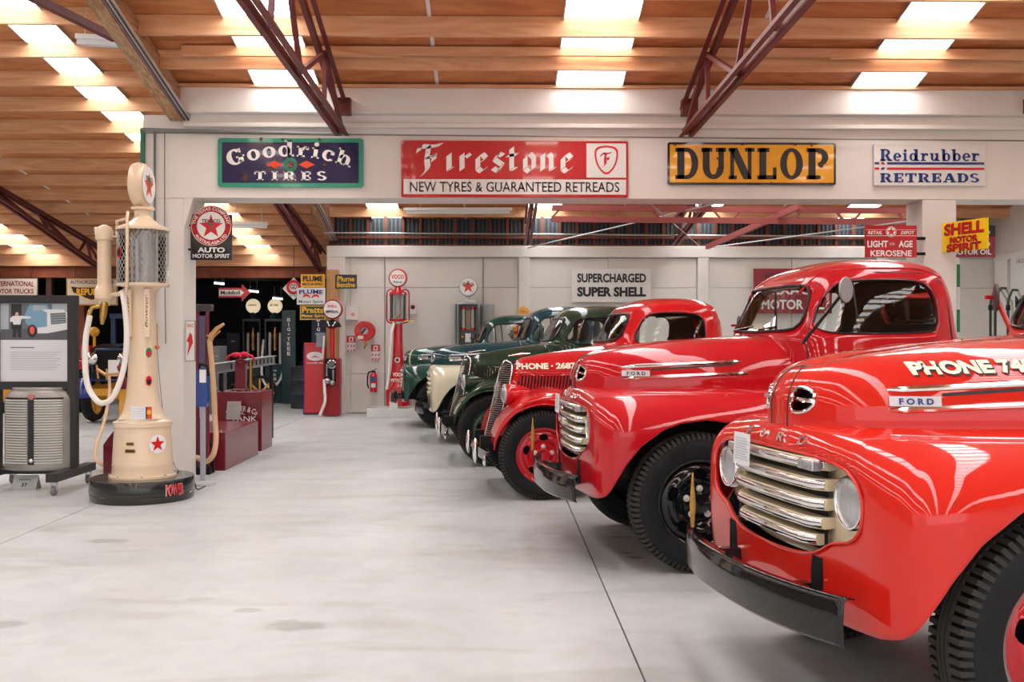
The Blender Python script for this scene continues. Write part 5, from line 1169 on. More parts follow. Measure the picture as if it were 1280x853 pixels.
for z, c1, c2, s_ in ((1.36, INKG, INKR, .05), (1.10, INKR, INKK, .05)):
    M2 = Matrix.Rotation(math.radians(38), 4, 'Z'); onM(M2, [(a, b*1.6+B(z)) for a, b in disc(.028)], c1, 'transfer', p, -.165); onM(M2, [(a, b*1.4+B(z)-.01) for a, b in disc(.018)], c2, 'transfer_core', p, -.168)
mb = MB(); mb.sphere((.155, -.06, B(1.41)), .022); mb.obj('copper_knob', mat('copper', rgb(200, 120, 80), .35, .6), p, 60)
bt = MB(); bt.lathe([(.001, .03), (.012, .03), (.012, .018)], 8)
me = bt.mesh('bolt', STEEL)
for k in range(8): link('bolt', me, p, (.287*math.cos(k*PI/4+.3), .287*math.sin(k*PI/4+.3), 0))
# hanging line with a brass end by the pump
mb = MB(); pts = [W(195, 400, 10.26), W(196.5, 435, 10.2), W(200, 480, 10.0), W(207, 540, 9.8), W(218, 582, 9.66), W(224, 588, 9.6)]; pts[-1].z = .22
mb.tube(catmull([tuple(q) for q in pts], 24), .004, 5); ln = thing('hanging_cord', 'thin grey cord running down the left column to the plinth', 'cord', (0, 0, 0)); mb.obj('cord', mat('cable_grey', rgb(110, 112, 112), .5), ln); mb = MB(); mb.tube([W(195.5, 405, 10.25), W(196, 435, 10.2)], .010); mb.obj('cord_weight', BRASS, ln, 60)
# floor cable to the stand
mb = MB(); mb.tube(catmull([tuple(W(222, 590, 9.6)), tuple(W(236, 592, 9.9)), (WX(243, 9.75), 9.75, .10), (WX(246, 9.8), 9.8, .012), (WX(262, 10.15), 10.0, .012)], 24), .006, 5); q = mb.obj('floor_cable', CHASSIS); tag(q, 'black cable looping from the plinth to the stand foot', 'cable')
# --- information board
Zb = 9.95; kb = Zb/F
ib = thing('info_board', 'black framed information board on castors holding a truck photograph', 'display board', (WX(48, Zb), Zb, 0))
def bx(px, py): q = W(px, py, Zb); return q.x-ib.location.x, q.z
BF = mat('frame_black', rgb(40, 40, 42), .45, noise=.2, scale=8)
def brd(name, a, b, c_, d, y0=-.04, y1=.04, m=BF, par=ib, bev=.003):
    x0_, z1_ = bx(a, c_); x1_, z0_ = bx(b, d); mb = MB(); mb.box(x0_, x1_, y0, y1, z0_, z1_); return mb.obj(name, m, par, bevel=bev)
brd('frame_post', 86, 97, 369.5, 590); brd('frame_post', -9, 1.5, 369.5, 590); brd('frame_rail', 1.5, 86, 369.5, 379.5); brd('frame_rail', 1.5, 86, 477, 487); brd('frame_rail', 1.5, 86, 586, 592, -.05, .1)
ph = brd('poster', 1.5, 86, 379.5, 477, -.015, .0, mat('poster_white', rgb(222, 224, 230), .4), bev=0)
def pp(pts, m, name, y): return poly(ph, [bx(a, b) for a, b in pts], m, name, y)
bl = mat('photo_blue', rgb(120, 165, 190), .5); wt = mat('photo_white', rgb(225, 232, 236), .5); dk = mat('photo_dark', rgb(38, 42, 46), .5); gy = mat('photo_grey', rgb(105, 112, 120), .5); gl_ = mat('photo_pale', rgb(170, 182, 190), .5)
Y_ = -.016
pp([(2, 380), (86, 380), (86, 425), (2, 425)], gy, 'photo', Y_); pp([(2, 378+2), (12, 380), (12, 412), (2, 412)], gl_, 'photo_wall', Y_-.001); pp([(15, 380), (28, 380), (28, 412), (15, 412)], dk, 'photo_doorway', Y_-.001); pp([(66, 380), (86, 380), (86, 400), (66, 400)], gl_, 'photo_shed', Y_-.001)
pp([(2, 425), (2, 412), (86, 409), (86, 425)], mat('photo_ground', rgb(90, 94, 100), .6), 'photo_ground', Y_-.0015); pp([(32, 394), (38, 380), (60, 380), (64, 390), (62, 412), (42, 412), (33, 404)], bl, 'photo_cab', Y_-.002); pp([(42, 382), (58, 382), (60, 387), (42, 389)], gl_, 'photo_screen', Y_-.003)
pp([(52, 387), (80, 387), (86, 392), (86, 407), (60, 412), (60, 391)], wt, 'photo_bonnet', Y_-.003); pp([(64, 392), (83, 391), (84, 404), (65, 406)], gy, 'photo_grille', Y_-.004)
for k in range(4): pp([(65, 394+3*k), (84, 393+3*k), (84, 393.8+3*k), (65, 394.8+3*k)], gl_, 'photo_grille_line', Y_-.005)
pp([(48, 410), (86, 405), (86, 412), (60, 417), (48, 417)], wt, 'photo_bumper', Y_-.004); pp([(36+5.5+6*math.cos(a), 414+8*math.sin(a)) for a in np.linspace(0, 2*PI, 20)[:-1]], dk, 'photo_tyre', Y_-.005); pp([(41.5+3*math.cos(a), 413+5*math.sin(a)) for a in np.linspace(0, 2*PI, 16)[:-1]], mat('photo_wheel_red', rgb(230, 90, 70), .5), 'photo_wheel', Y_-.006)
pp([(14, 398), (18, 395), (28, 395), (40, 396), (40, 398), (28, 399), (27, 406), (18, 406), (17, 402), (14, 403)], wt, 'photo_shirt', Y_-.006); pp([(18, 406), (27, 406), (28, 422), (24, 422), (22.5, 411), (21, 422), (17, 422)], dk, 'photo_trousers', Y_-.006); pp([(22.5+2.2*math.cos(a), 393+2.6*math.sin(a)) for a in np.linspace(0, 2*PI, 12)[:-1]], mat('photo_skin', rgb(215, 175, 165), .5), 'photo_head', Y_-.006)
pg_ = mat('print_grey', (.45, .47, .5), .8); pp([(14, 434), (44, 434), (44, 435.2), (14, 435.2)], gy, 'poster_heading', Y_-.001)
for k in range(9): pp([(14, 440+k*2.7), (77-(k % 3)*3, 440+k*2.7), (77-(k % 3)*3, 440.7+k*2.7), (14, 440.7+k*2.7)], pg_, 'poster_line', Y_-.001)
for a in (-6, 92):
    x0_, _ = bx(a, 500); mb = MB(); mb.box(x0_-.055, x0_+.055, -.50, .42, .13, .21); sk = mb.obj('foot_skid', BF, ib, bevel=.006)
    for yy in (-.44, .36):
        mb = MB(); mb.lathe([(.001, -.018), (.042, -.018), (.045, 0), (.042, .018), (.001, .018)], 18, (x0_, yy, .046), 'x'); mb.obj('castor_wheel', mat('castor_grey', rgb(120, 120, 122), .4), sk, 40)
        mb = MB(); mb.box(x0_-.028, x0_-.021, yy-.02, yy+.02, .05, .13); mb.box(x0_+.021, x0_+.028, yy-.02, yy+.02, .05, .13); mb.box(x0_-.03, x0_+.03, yy-.03, yy+.03, .115, .135); mb.obj('castor_fork', GALV, sk)
# old radiator shell resting on the lower rail
def rb(px, py): q = W(px, py, 9.85); return q.x, q.z
xl_, zt_ = rb(1, 487); xr_, zb_ = rb(85, 588); cx_ = (xl_+xr_)/2; hw_ = (xr_-xl_)/2
rs = thing('radiator_shell', 'grey louvred truck radiator shell standing on the rail of the info board', 'radiator shell', (cx_, 9.85, zb_))
GS = mat('shell_grey', rgb(172, 170, 166), .35, .4, noise=.15, scale=6); H_ = zt_-zb_
P = []
for z in np.linspace(0, H_, 24):
    k = 1-.10*(1-z/H_)**2*0-.25*max(0, (z/H_-.86)/.14)**2; P.append([(math.sin(a)*hw_*1.0*k*(1+.0*z), -.16*math.cos(a)*k-.02+.12, z) for a in np.linspace(-PI*.62, PI*.62, 33)])
mb = MB(); mb.grid(np.array(P)); so_ = mb.obj('shell', GS, rs, 60); solidify(so_, .008, 0)
mb = MB(); top = [(math.sin(a)*hw_*.80, -.16*math.cos(a)*.78+.10) for a in np.linspace(-PI, PI, 40)[:-1]]; mb.M = Matrix.Translation((0, 0, H_-.012)); mb.prism(top, 0, .03, 'z'); mb.obj('shell_top', GS, rs, 50, bevel=.012)
mb = MB(); mb.box(-.028, .028, -.075, -.05, .06, H_-.06); mb.obj('centre_strip', INKK, rs); mb = MB(); mb.sphere((0, -.065, .10), .026); mb.obj('crank_plug', CHROME, rs, 60); mb = MB(); mb.lathe([(.001, -.02), (.03, -.015), (.03, 0)], 18, (0, -.06, H_-.07), 'y'); mb.obj('shell_badge', mat('badge_pink', rgb(190, 120, 110), .4), rs)
SL = mat('slat_bright', rgb(222, 220, 214), .4, .2)
def slat(sgn):
    P = []
    for a in np.linspace(.10, 1.02, 9)*sgn: P.append([(math.sin(a)*hw_*1.0, -.16*math.cos(a)+.10-e, z) for e, z in ((.0, .0), (.016, .003), (.016, .010), (.0, .0135))])
    m = MB(); m.grid(np.array(P)); return m.mesh('grille_slat', SL, 40)
ms = {s: slat(s) for s in (-1, 1)}
for s in (-1, 1):
    for k in range(25): link('grille_slat', ms[s], rs, (0, -.012, .07+k*.0255))
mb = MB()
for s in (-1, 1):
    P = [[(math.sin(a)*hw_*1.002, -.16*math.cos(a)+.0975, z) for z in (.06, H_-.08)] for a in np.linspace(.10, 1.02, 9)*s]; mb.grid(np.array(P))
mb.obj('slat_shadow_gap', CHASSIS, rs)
# number card
q = W(36, 609, 9.98); nc_ = thing('number_card', 'small grey tent card with the number 37 on the floor', 'sign', (q.x, 9.93, 0))
mb = MB(); mb.add([(-.12, -.06, 0), (.12, -.06, 0), (.12, 0, .135), (-.12, 0, .135), (-.12, .06, 0), (.12, .06, 0)], [(0, 1, 2, 3), (3, 2, 5, 4)]); cdo = mb.obj('card', mat('card_grey', rgb(170, 178, 180), .5), nc_); solidify(cdo, .004, 0)
for s_, w_, h_, z_ in (('37', .06, .035, .045), ('RADIATOR SHELL', .12, .012, .095)):
    tv, tf = T(s_, .03); mb = MB(); mb.add([(a*w_, -.064+(z_+b*h_)*.06/.135, z_+b*h_) for a, b in tv], tf); mb.obj('card_lettering', INKK, nc_)
# --- pale post with the blue holder
q = W(255.5, 605, 10.2); st = thing('hose_stand', 'grey post on a round foot holding a blue nozzle boot, beside the left column', 'stand', (q.x, 10.15, 0)); K2 = 10.15/F
hz2 = lambda py: CH-(py-HY)*K2
mb = MB(); mb.lathe([(.001, 0), (.125, 0), (.128, .012), (.12, .03), (.05, .04), (.03, .05)], 32); mb.obj('round_foot', GREYM, st, 40)
mb = MB(); mb.box(-.024, .024, -.02, .02, .03, hz2(500)); mb.obj('post', mat('post_grey', rgb(168, 172, 184), .35), st, bevel=.004)
BLU = mat('boot_blue', rgb(20, 70, 150), .3, coat=.4); mb = MB(); P = [[(x_*w_, y_*.045, z_) for x_, y_ in ((-1, -1), (1, -1), (1, 1), (-1, 1))] for z_, w_ in ((hz2(508), .045), (hz2(503), .055), (hz2(478), .055), (hz2(468), .058), (hz2(460), .035))]; mb.grid(np.array(P), True); mb.add(P[0], [(0, 1, 2, 3)]); mb.add(P[-1], [(3, 2, 1, 0)]); mb.obj('nozzle_boot', BLU, st, bevel=.008)
mb = MB(); mb.tube([(-.03, -.03, hz2(462)), (-.02, -.05, hz2(455)), (.05, -.04, hz2(457)), (.07, -.04, hz2(470))], .014); mb.obj('nozzle_grip', CHASSIS, st, 60); mb = MB(); mb.box(-.02, .045, -.052, -.046, hz2(478), hz2(462)); mb.obj('boot_label', INKW, st)
# --- twin-post maroon hand pump behind it
q = W(253, 590, 11.0); tp = thing('hand_pump', 'maroon twin-post hand pump with a buff hose, just behind the left column', 'fuel pump', (q.x, 11.0, 0)); K3 = 11.0/F; h3 = lambda py: CH-(py-HY)*K3
for dx in (-.055, .055):
    mb = MB(); mb.lathe([(.022, 0), (.022, h3(386))], 14, (dx, 0, 0)); mb.obj('post', MAR, tp, 60)
mb = MB(); mb.box(-.11, .11, -.06, .06, h3(389), h3(381)); mb.obj('top_block', mat('block_dark', rgb(70, 66, 66), .4), tp, bevel=.01)
mb = MB(); mb.box(-.035, .035, -.01, .03, h3(470), h3(395)); mb.obj('glass_gauge', mat('gauge_violet', rgb(95, 92, 125), .2, coat=.6), tp)
mb = MB(); mb.box(-.11, .11, -.1, .1, 0, .08); mb.obj('pump_foot', CHASSIS, tp, bevel=.01); mb = MB(); mb.box(-.04, .04, -.05, .05, .08, .62); mb.obj('pump_barrel', MAR, tp, bevel=.01)
hs = [W(262, 425, 10.8), W(266, 470, 10.75), W(268.5, 520, 10.7), W(270, 550, 10.6), W(266, 570, 10.55), W(257, 577, 10.6), W(246, 572, 10.8)]
loc = tp.location; mb = MB(); mb.tube(catmull([tuple(Vector(a)-loc) for a in hs], 40), .028, 10); mb.obj('buff_hose', HOSEC, tp, 60)
nz_ = [W(262, 428, 10.8), W(265, 419, 10.8), W(271, 411, 10.8), W(280, 405, 10.8)]; mb = MB(); mb.tube([Vector(a)-loc for a in nz_], [.028, .032, .024, .014], 10); mb.tube([W(258, 420, 10.8)-loc, W(268, 421, 10.8)-loc, W(275, 414, 10.78)-loc], .010); mb.obj('brass_nozzle', mat('nozzle_brass', rgb(205, 160, 105), .35, .6), tp, 60)
mb = MB(); mb.tube([(.02, .1, h3(545)), (.10, .05, h3(560)), (.12, 0, h3(600)+.1), (.1, .05, .02)], .015); mb.obj('drain_hose', CHASSIS, tp, 60)
# --- maroon tanks
x1 = WX(281.7, 11.24); tk = thing('fuel_tank', 'low maroon steel tank box nearest the left column', 'tank', (x1-.33, 11.24, 0)); mb = MB(); mb.box(-.33, .33, 0, 1.55, 0.0, .43); mb.obj('tank_body', MAR, tk, bevel=.008)
for xx in (-.25, .25):
    for yy in (.12, 1.4): mb = MB(); mb.sphere((xx, yy, .432), .012); mb.obj('rivet', STEEL, tk)
x2 = WX(327, 13.16); tk2 = thing('fuel_tank', 'taller maroon tank with white lettering behind the low tank', 'tank', (x2-.30, 13.16, 0)); mb = MB(); mb.box(-.28, .30, 0, .62, 0, .786); mb.obj('tank_body', MAR, tk2, bevel=.008); mb = MB(); mb.box(-.285, .305, -.006, .625, .60, .606); mb.obj('weld_seam', MAR, tk2)
for s_, cx2, cz2, w_, h_, R_ in (('BOWSER & Co', .05, .56, .42, .07, .34), ('OIL', .03, .50, .10, .03, None), ('TANK', .07, .43, .34, .065, None)):
    put(tk2, T(s_, .01), w_, h_, cx2, cz2, INKW, 'tank_lettering', bend(R_, (cx2, cz2)) if R_ else None, y=-.009)
for k in range(6): mb = MB(); mb.sphere((-.26+.105*k, .03, .788), .010, 8); mb.obj('rivet', STEEL, tk2)
q = W(290, 514, 12.9); cd = thing('notice_card', 'small grey notice card leaning on the taller maroon tank', 'card', (q.x, 13.10, .43)); cd.location.y = 12.95; cd.location.z = .435; cd.rotation_euler = (math.radians(-14), 0, 0); mb = MB(); mb.box(-.09, .09, 0, .006, .0, .24); mb.obj('card', mat('card_grey2', rgb(160, 160, 158), .6, noise=.1), cd)
# hand crank head and grey roller rail on the tall tank
hd_ = thing('hand_pump', 'maroon rotary hand pump with red gloves on the taller tank', 'fuel pump', (W(300, 480, 13.3).x, 13.35, .786))
mb = MB(); mb.box(-.10, .10, -.08, .08, 0, .03); mb.box(-.07, .07, -.05, .05, .03, .36); mb.obj('pump_body', MAR, hd_, bevel=.008); mb = MB(); mb.lathe([(.02, 0), (.02, .40)], 10, (.13, 0, 0)); mb.obj('outlet_pipe', BRASS, hd_, 60)
mb = MB(); mb.lathe([(.001, .36), (.075, .36), (.08, .40), (.03, .43), (.001, .43)], 18); mb.obj('pump_head', MAR, hd_, 40)
q = thing('work_gloves', 'crumpled red gloves draped on the rotary hand pump head', 'gloves', (hd_.location.x, hd_.location.y-.02, .786+.45)); mb = MB(); mb.sphere((-.05, 0, .03), .06, 16, (1.3, .9, .6)); mb.sphere((.05, -.02, .035), .055, 16, (1.2, .8, .7))
for sx_ in (-1, 1):
    for j in range(4): mb.tube([(sx_*.09, -.04+.025*j, .035), (sx_*(.14+.01*(j % 2)), -.05+.03*j, .02), (sx_*(.17+.012*(j % 3)), -.055+.034*j, -.02-.01*j)], [.014, .013, .008], 6)
mb.tube([(.0, -.06, .03), (.02, -.1, .0)], [.016, .01], 6); q.rotation_euler = (0, 0, .1); mb.obj('glove_pair', mat('glove_red', rgb(205, 25, 55), .7), q, 60)
def rail(): pass
ra = W(262, 462, 12.9); rb_ = W(342, 450, 15.0); rr = thing('roller_rail', 'grey perforated steel rail running past the hand pump on black legs', 'rail', (0, 0, 0))
mb = MB(); mb.beam(ra, rb_, .04, .12); mb.obj('rail_web', mat('rail_grey', rgb(140, 142, 145), .45), rr); mb = MB(); mb.beam(ra+Vector((0, 0, .06)), rb_+Vector((0, 0, .06)), .10, .01); mb.beam(ra-Vector((0, 0, .06)), rb_-Vector((0, 0, .06)), .10, .01); mb.obj('rail_flange', MATS['rail_grey'], rr)
for k in range(11):
    a = ra.lerp(rb_, .30+k*.065); mb = MB(); mb.box(a.x-.022, a.x+.022, a.y-.05, a.y-.015, a.z-.035, a.z+.035); mb.obj('rail_slot', CHASSIS, rr)
for f_ in (.16, .96):
    a = ra.lerp(rb_, f_); mb = MB(); mb.beam((a.x, a.y, 0), (a.x, a.y, a.z-.06), .05, .05); mb.obj('rail_leg', CHASSIS, rr)
# a-frame bracket
# --- blue truck behind the cream pump
YEL = mat('chassis_yellow', rgb(225, 160, 30), .4, coat=.3); BLT = mat('royal_blue', rgb(22, 50, 140), .3, coat=.5); NAVY = mat('navy_cab', rgb(22, 48, 90), .4, coat=.3)
vt = thing('antique_truck', 'antique blue truck with yellow chassis and wheels behind the cream pump', 'truck', (WX(135, 17.6), 17.6, 0), 0)
KV = 17.2/F
def vx(px): return (px-135)*KV
def vz(py): return CH-(py-HY)*KV
mb = MB(); P = [[(vx(142)+x_*.36, y_, z_) for x_, z_ in ((-1, vz(478)), (-1, vz(448)), (-.82, vz(434)), (-.4, vz(430)), (.4, vz(430)), (.82, vz(434)), (1, vz(448)), (1, vz(478)))] for y_ in (-.15, 1.1)]; mb.grid(np.array(P)); mb.obj('bonnet', NAVY, vt, 50)
mb = MB(); P = [(vx(142)+x_*.30, z_) for x_, z_ in ((-1, vz(476)), (-1, vz(449)), (-.8, vz(437)), (.8, vz(437)), (1, vz(449)), (1, vz(476)))]; mb.prism(P, -.17, -.12); mb.obj('radiator', CHASSIS, vt); mb = MB(); mb.tube([(a, -.17, b) for a, b in P], .025, 6, True); mb.obj('radiator_frame', NAVY, vt, 50)
for s, xx in ((-1, 110), (1, 176)):
    G = np.array([[(vx(xx)+w_, .55*math.cos(a)*-1*1.05+.25, .40+.52*math.sin(a)) for w_ in (-.14, .14)] for a in np.linspace(.1, PI-.1, 20)]); mb = MB(); mb.grid(G); fo = mb.obj('fender', BLT, vt, 60); solidify(fo, .02, 0)
    mb = MB(); mb.lathe([(.30, -.07), (.40, -.08), (.43, 0), (.40, .08), (.30, .07), (.30, -.07)], 36, (vx(xx), .25, .43), 'x'); wh = mb.obj('wheel', RUBBER, vt, 40)
    mb = MB(); mb.lathe([(.30, -.06), (.26, -.06), (.26, .06), (.30, .06)], 30, (vx(xx), .25, .43), 'x'); mb.lathe([(.001, -.09), (.07, -.08), (.07, .08), (.001, .09)], 16, (vx(xx), .25, .43), 'x')
    for k in range(10): g = 2*PI*k/10; mb.beam((vx(xx), .25, .43), (vx(xx), .25+.27*math.cos(g), .43+.27*math.sin(g)), .035, .035)
    mb.obj('spoked_rim', YEL, wh)
    mb = MB(); mb.lathe([(.001, -.03), (.09, -.02), (.12, .02), (.11, .08), (.05, .16), (.001, .18)], 24, (vx(122 if s < 0 else 162), -.30, vz(449)), 'y'); mb.obj('headlamp', CHROME, vt, 50)
mb = MB(); mb.beam((vx(100), -.2, .55), (vx(180), -.2, .55), .10, .12); mb.beam((vx(118), -.2, .60), (vx(118), 2.5, .60), .08, .12); mb.beam((vx(166), -.2, .60), (vx(166), 2.5, .60), .08, .12); mb.beam((vx(103), .25, .43), (vx(182), .25, .43), .07, .08); mb.obj('chassis_frame', YEL, vt)
mb = MB(); mb.box(vx(100), vx(182), -.42, -.36, .80, .90); mb.obj('bumper', CHASSIS, vt)
mb = MB()
for xx in (108, 176): mb.box(vx(xx)-.04, vx(xx)+.04, 1.2, 1.28, 1.0, vz(392))
mb.box(vx(106), vx(178), 1.1, 2.4, vz(396), vz(390)); mb.obj('cab_frame', NAVY, vt); mb = MB(); mb.box(vx(108), vx(176), 2.3, 2.4, .7, vz(420)); mb.obj('seat_back', LEATH, vt)
mb = MB(); mb.box(vx(148), vx(160), -.46, -.42, vz(470), vz(450)); mb.obj('number_plate', INKW, vt)
# red visible-pump head and hoses in front of it
rp = thing('lubricant_pump', 'maroon hand pump on a yellow post with brass tap, seen through the white hose loop', 'pump', (WX(152, 14), 14, 0)); KR = 14/F; rz_ = lambda py: CH-(py-HY)*KR; rx_ = lambda px: (px-152)*KR
mb = MB(); mb.box(rx_(150), rx_(156), -.03, .03, 0, rz_(484)); mb.obj('post', YEL, rp); mb = MB(); mb.lathe([(.001, rz_(487)), (.06, rz_(486)), (.07, rz_(474)), (.05, rz_(470)), (.035, rz_(465)), (.05, rz_(463)), (.065, rz_(458)), (.03, rz_(454)), (.001, rz_(453))], 18); mb.obj('pump_head', MAR, rp, 40)
mb = MB(); mb.tube([(rx_(152), -.03, rz_(467)), (rx_(134), -.06, rz_(468)), (rx_(124), -.08, rz_(461))], .022); mb.tube([(rx_(136), -.06, rz_(461)), (rx_(136), -.06, rz_(474))], .018); mb.tube([(rx_(124), -.08, rz_(456)), (rx_(126), -.08, rz_(473))], .014); mb.obj('brass_tap', mat('nozzle_brass', rgb(205, 160, 105), .35, .6), rp, 60)
mb = MB(); hp = [W(136.5, 470, 13.9), W(137, 490, 13.8), W(134, 510, 13.5), W(128, 535, 13), W(121, 555, 12.3), W(119, 572, 11.6), W(126, 580, 11.2), W(140, 583, 11.1)]; mb.tube(catmull([tuple(Vector(a)-rp.location) for a in hp], 40), .022, 8); mb.obj('buff_hose', HOSEC, rp, 60)
q = W(137, 590, 11.0); bt_ = thing('grease_tank', 'small maroon tank half hidden behind the cream pump base', 'tank', (WX(139, 11.0), 11.0, 0)); mb = MB(); mb.box(-.09, .14, 0, .35, 0, .32); mb.add([(-.09, 0, .32), (.14, 0, .32), (.14, .35, .32), (-.09, .35, .32), (.02, 0, .47), (.14, 0, .47), (.14, .35, .47), (.02, .35, .47)], [(0, 1, 5, 4), (1, 2, 6, 5), (2, 3, 7, 6), (3, 0, 4, 7), (4, 5, 6, 7)]); mb.obj('tank_body', MAR, bt_, bevel=.006)
# red and yellow machinery behind
rm = thing('road_machine', 'yellow machine with a red lamp box behind the info board', 'machine', (WX(60, 20), 20, 0)); KM = 20/F; mz = lambda py: CH-(py-HY)*KM; mx = lambda px: (px-60)*KM
mb = MB(); mb.box(mx(0), mx(86), 0, .9, mz(500), mz(480)); mb.obj('engine_deck', YEL, rm, bevel=.02); mb = MB(); mb.lathe([(.001, 0), (.45, 0), (.45, .12), (.001, .12)], 32, (mx(24), -.1, mz(500)), 'y'); mb.obj('flywheel', YEL, rm, 40)
for xx in (12, 78): mb = MB(); mb.lathe([(.2, -.1), (.38, -.1), (.42, 0), (.38, .1), (.2, .1)], 30, (mx(xx), -.2, .42), 'y'); w_ = mb.obj('wheel', RUBBER, rm, 40); mb = MB(); mb.lathe([(.001, -.06), (.2, -.06), (.2, .06)], 24, (mx(xx), -.2, .42), 'y'); mb.obj('wheel_disc', YEL, w_, 40)
mb = MB(); mb.box(mx(96), mx(112), -.1, .3, mz(462), mz(450)); mb.box(mx(102), mx(114), -.1, .3, mz(450), mz(432)); mb.obj('lamp_box', PR, rm, bevel=.02); mb = MB(); mb.box(mx(104), mx(112), -.12, -.1, mz(447), mz(436)); mb.obj('lamp_pane', LENS, rm); mb = MB(); mb.box(mx(98), mx(112), 0, .3, 0, mz(462)); mb.obj('lamp_stand', CHASSIS, rm); mb = MB(); mb.sphere((mx(117), 0, mz(415)), .10); mb.tube([(mx(117), 0, mz(415)), (mx(117), .05, 0)], .03); mb.obj('yellow_beacon', YEL, rm, 60)
# --- pumps in the dark bay
DTEAL = mat('pump_dark_teal', rgb(14, 52, 60), .35, coat=.3)
def globe_pump(label, px, Z, body, txt, hose=False, vert=None, gpy=383):
    k = Z/F; z_ = lambda py: CH-(py-HY)*k; o = thing('globe_pump', label, 'fuel pump', (WX(px, Z), Z, 0), group=None)
    mb = MB(); mb.box(-11*k, 11*k, -.18, .18, 0, z_(455)); mb.obj('lower_cabinet', body, o, bevel=.02)
    mb = MB(); mb.box(-11*k, -9.4*k, -.15, .15, z_(455), z_(402)); mb.box(9.4*k, 11*k, -.15, .15, z_(455), z_(402)); mb.box(-11*k, 11*k, -.15, .15, z_(402), z_(399)); mb.obj('cage_frame', body, o)
    for s in (-1, 1):
        mb = MB(); mb.lathe([(.035, z_(455)), (.035, z_(416))], 12, (s*6.5*k, 0, 0)); mb.obj('measuring_glass', mat('frosted_glass', rgb(200, 202, 200), .3), o, 60)
    mb = MB(); mb.lathe([(.001, z_(440)), (.05, z_(438)), (.04, z_(425)), (.06, z_(420)), (.02, z_(410)), (.001, z_(408))], 14); mb.obj('brass_meter', BRASS, o, 50)
    mb = MB(); mb.lathe([(.13, z_(399)), (.10, z_(395)), (.05, z_(392)), (.05, z_(390))], 20); mb.obj('neck', body, o, 50)
    mb = MB(); mb.sphere((0, 0, z_(gpy)), 9.2*k, 24, (1, .6, 1)); g_ = mb.obj('globe', GLOBE, o, 60)
    tv, tf = T(txt, .03); mb = MB(); mb.add([(a*10*k, -9.2*k*.6*math.sqrt(max(0, 1-(a*10/9.2)**2-.03))-.006, z_(gpy-1)+b*2.6*k) for a, b in tv], tf); mb.obj('globe_lettering', INKK, g_)
    if hose:
        mb = MB(); mb.tube(catmull([(-13*k, -.1, z_(425)), (-14*k, -.2, z_(455)), (-11*k, -.3, z_(475)), (0, -.34, z_(484)), (11*k, -.3, z_(472)), (13.5*k, -.2, z_(450)), (12*k, -.1, z_(420))], 40), .030, 8); mb.obj('white_hose', HOSEW, o, 60)
        for i, (s_, hh) in enumerate((('PETROL', 2), ('BIG', 3.4), ('TREE', 3.4), ('SPIRIT', 2))): put(o, T(s_, .03), (9, 6, 8, 8)[i]*k, hh*k, 0, z_(463+i*5.2), INKW, y=-.186)
    return o
globe_pump('dark globe-topped pump left of its twin in the dark bay', 316.5, 23.5, mat('pump_charcoal', (.03, .032, .035), .4), 'UNION')
globe_pump('dark teal globe-topped pump with a white hose loop in the dark bay', 343.8, 23.0, DTEAL, 'BIG TREE', True)
for px, lab in ((361, 'dark teal slab pump with vertical white letters beside the hose loop pump'), (398, 'dark navy slab pump with vertical letters behind the red cabinet')):
    Zp = 22.6 if px < 380 else 20.6; k = Zp/F; o = thing('slab_pump', lab, 'fuel pump', (WX(px, Zp), Zp, 0)); mb = MB(); mb.box(-9*k, 9*k, 0, .4, 0, CH-(388-HY)*k); mb.obj('cabinet', DTEAL if px < 380 else mat('pump_navy', rgb(14, 26, 60), .4), o, bevel=.02)
    for i, ch in enumerate('BIG-TREE'): put(o, T(ch, .04), (4.2 if ch != 'I' else 1.4)*k if ch != '-' else 2.5*k, (4.6 if ch != '-' else 1.2)*k, 0, CH-(400+i*6.0-HY)*k, INKW, y=-.006)
o = thing('oil_drums', 'dark steel drum standing between the dark pumps and the red cabinet', 'drum', (WX(378, 21), 21.2, 0)); o.name = 'oil_drum'
for z0_ in (0,): mb = MB(); mb.lathe([(.001, 0), (.28, 0), (.29, .02), (.28, .04), (.28, .28), (.295, .30), (.28, .32), (.28, .58), (.295, .60), (.28, .62), (.28, .86), (.29, .88), (.27, .89), (.001, .88)], 32); mb.obj('drum_body', mat('drum_slate', rgb(52, 58, 62), .5, .3), o, 40)
# tube lights
def tube_light(label, a, b, Zz, on=True, Zz2=None):
    p, q = W(*a, Zz), W(*b, Zz2 or Zz); m = (p+q)/2; d = q-p; o = thing('tube_light', label, 'light', m, 0); L_ = d.length/2; dr = d.normalized()
    mb = MB(); mb.beam(-dr*L_, dr*L_, .14, .05); mb.obj('housing', mat('fitting_white', rgb(225, 226, 226), .5), o); mb = MB(); mb.beam(-dr*L_*.96-Vector((0, 0, .05)), dr*L_*.96-Vector((0, 0, .05)), .09, .05); mb.obj('diffuser', mat('diffuser_on', (1, 1, 1), .5, emit=7.0) if on else MATS['fitting_white'], o)
    mb = MB(); mb.beam(dr*L_*.7, dr*L_*.7+Vector((0, 0, .34)), .01, .01); mb.beam(-dr*L_*.7, -dr*L_*.7+Vector((0, 0, .34)), .01, .01); mb.obj('hanger', GALV, o); return o
tube_light('long unlit tube light fitting under the roof beyond the red and white sign', (505, 262), (640, 262), 17.6, False)
tube_light('white strip light between rafters at the top left', (97, 47), (158, 50), 10.4, False)
tube_light('tube light fitting behind the roundel bracket sign', (288, 279), (334, 280), 17.5, False)
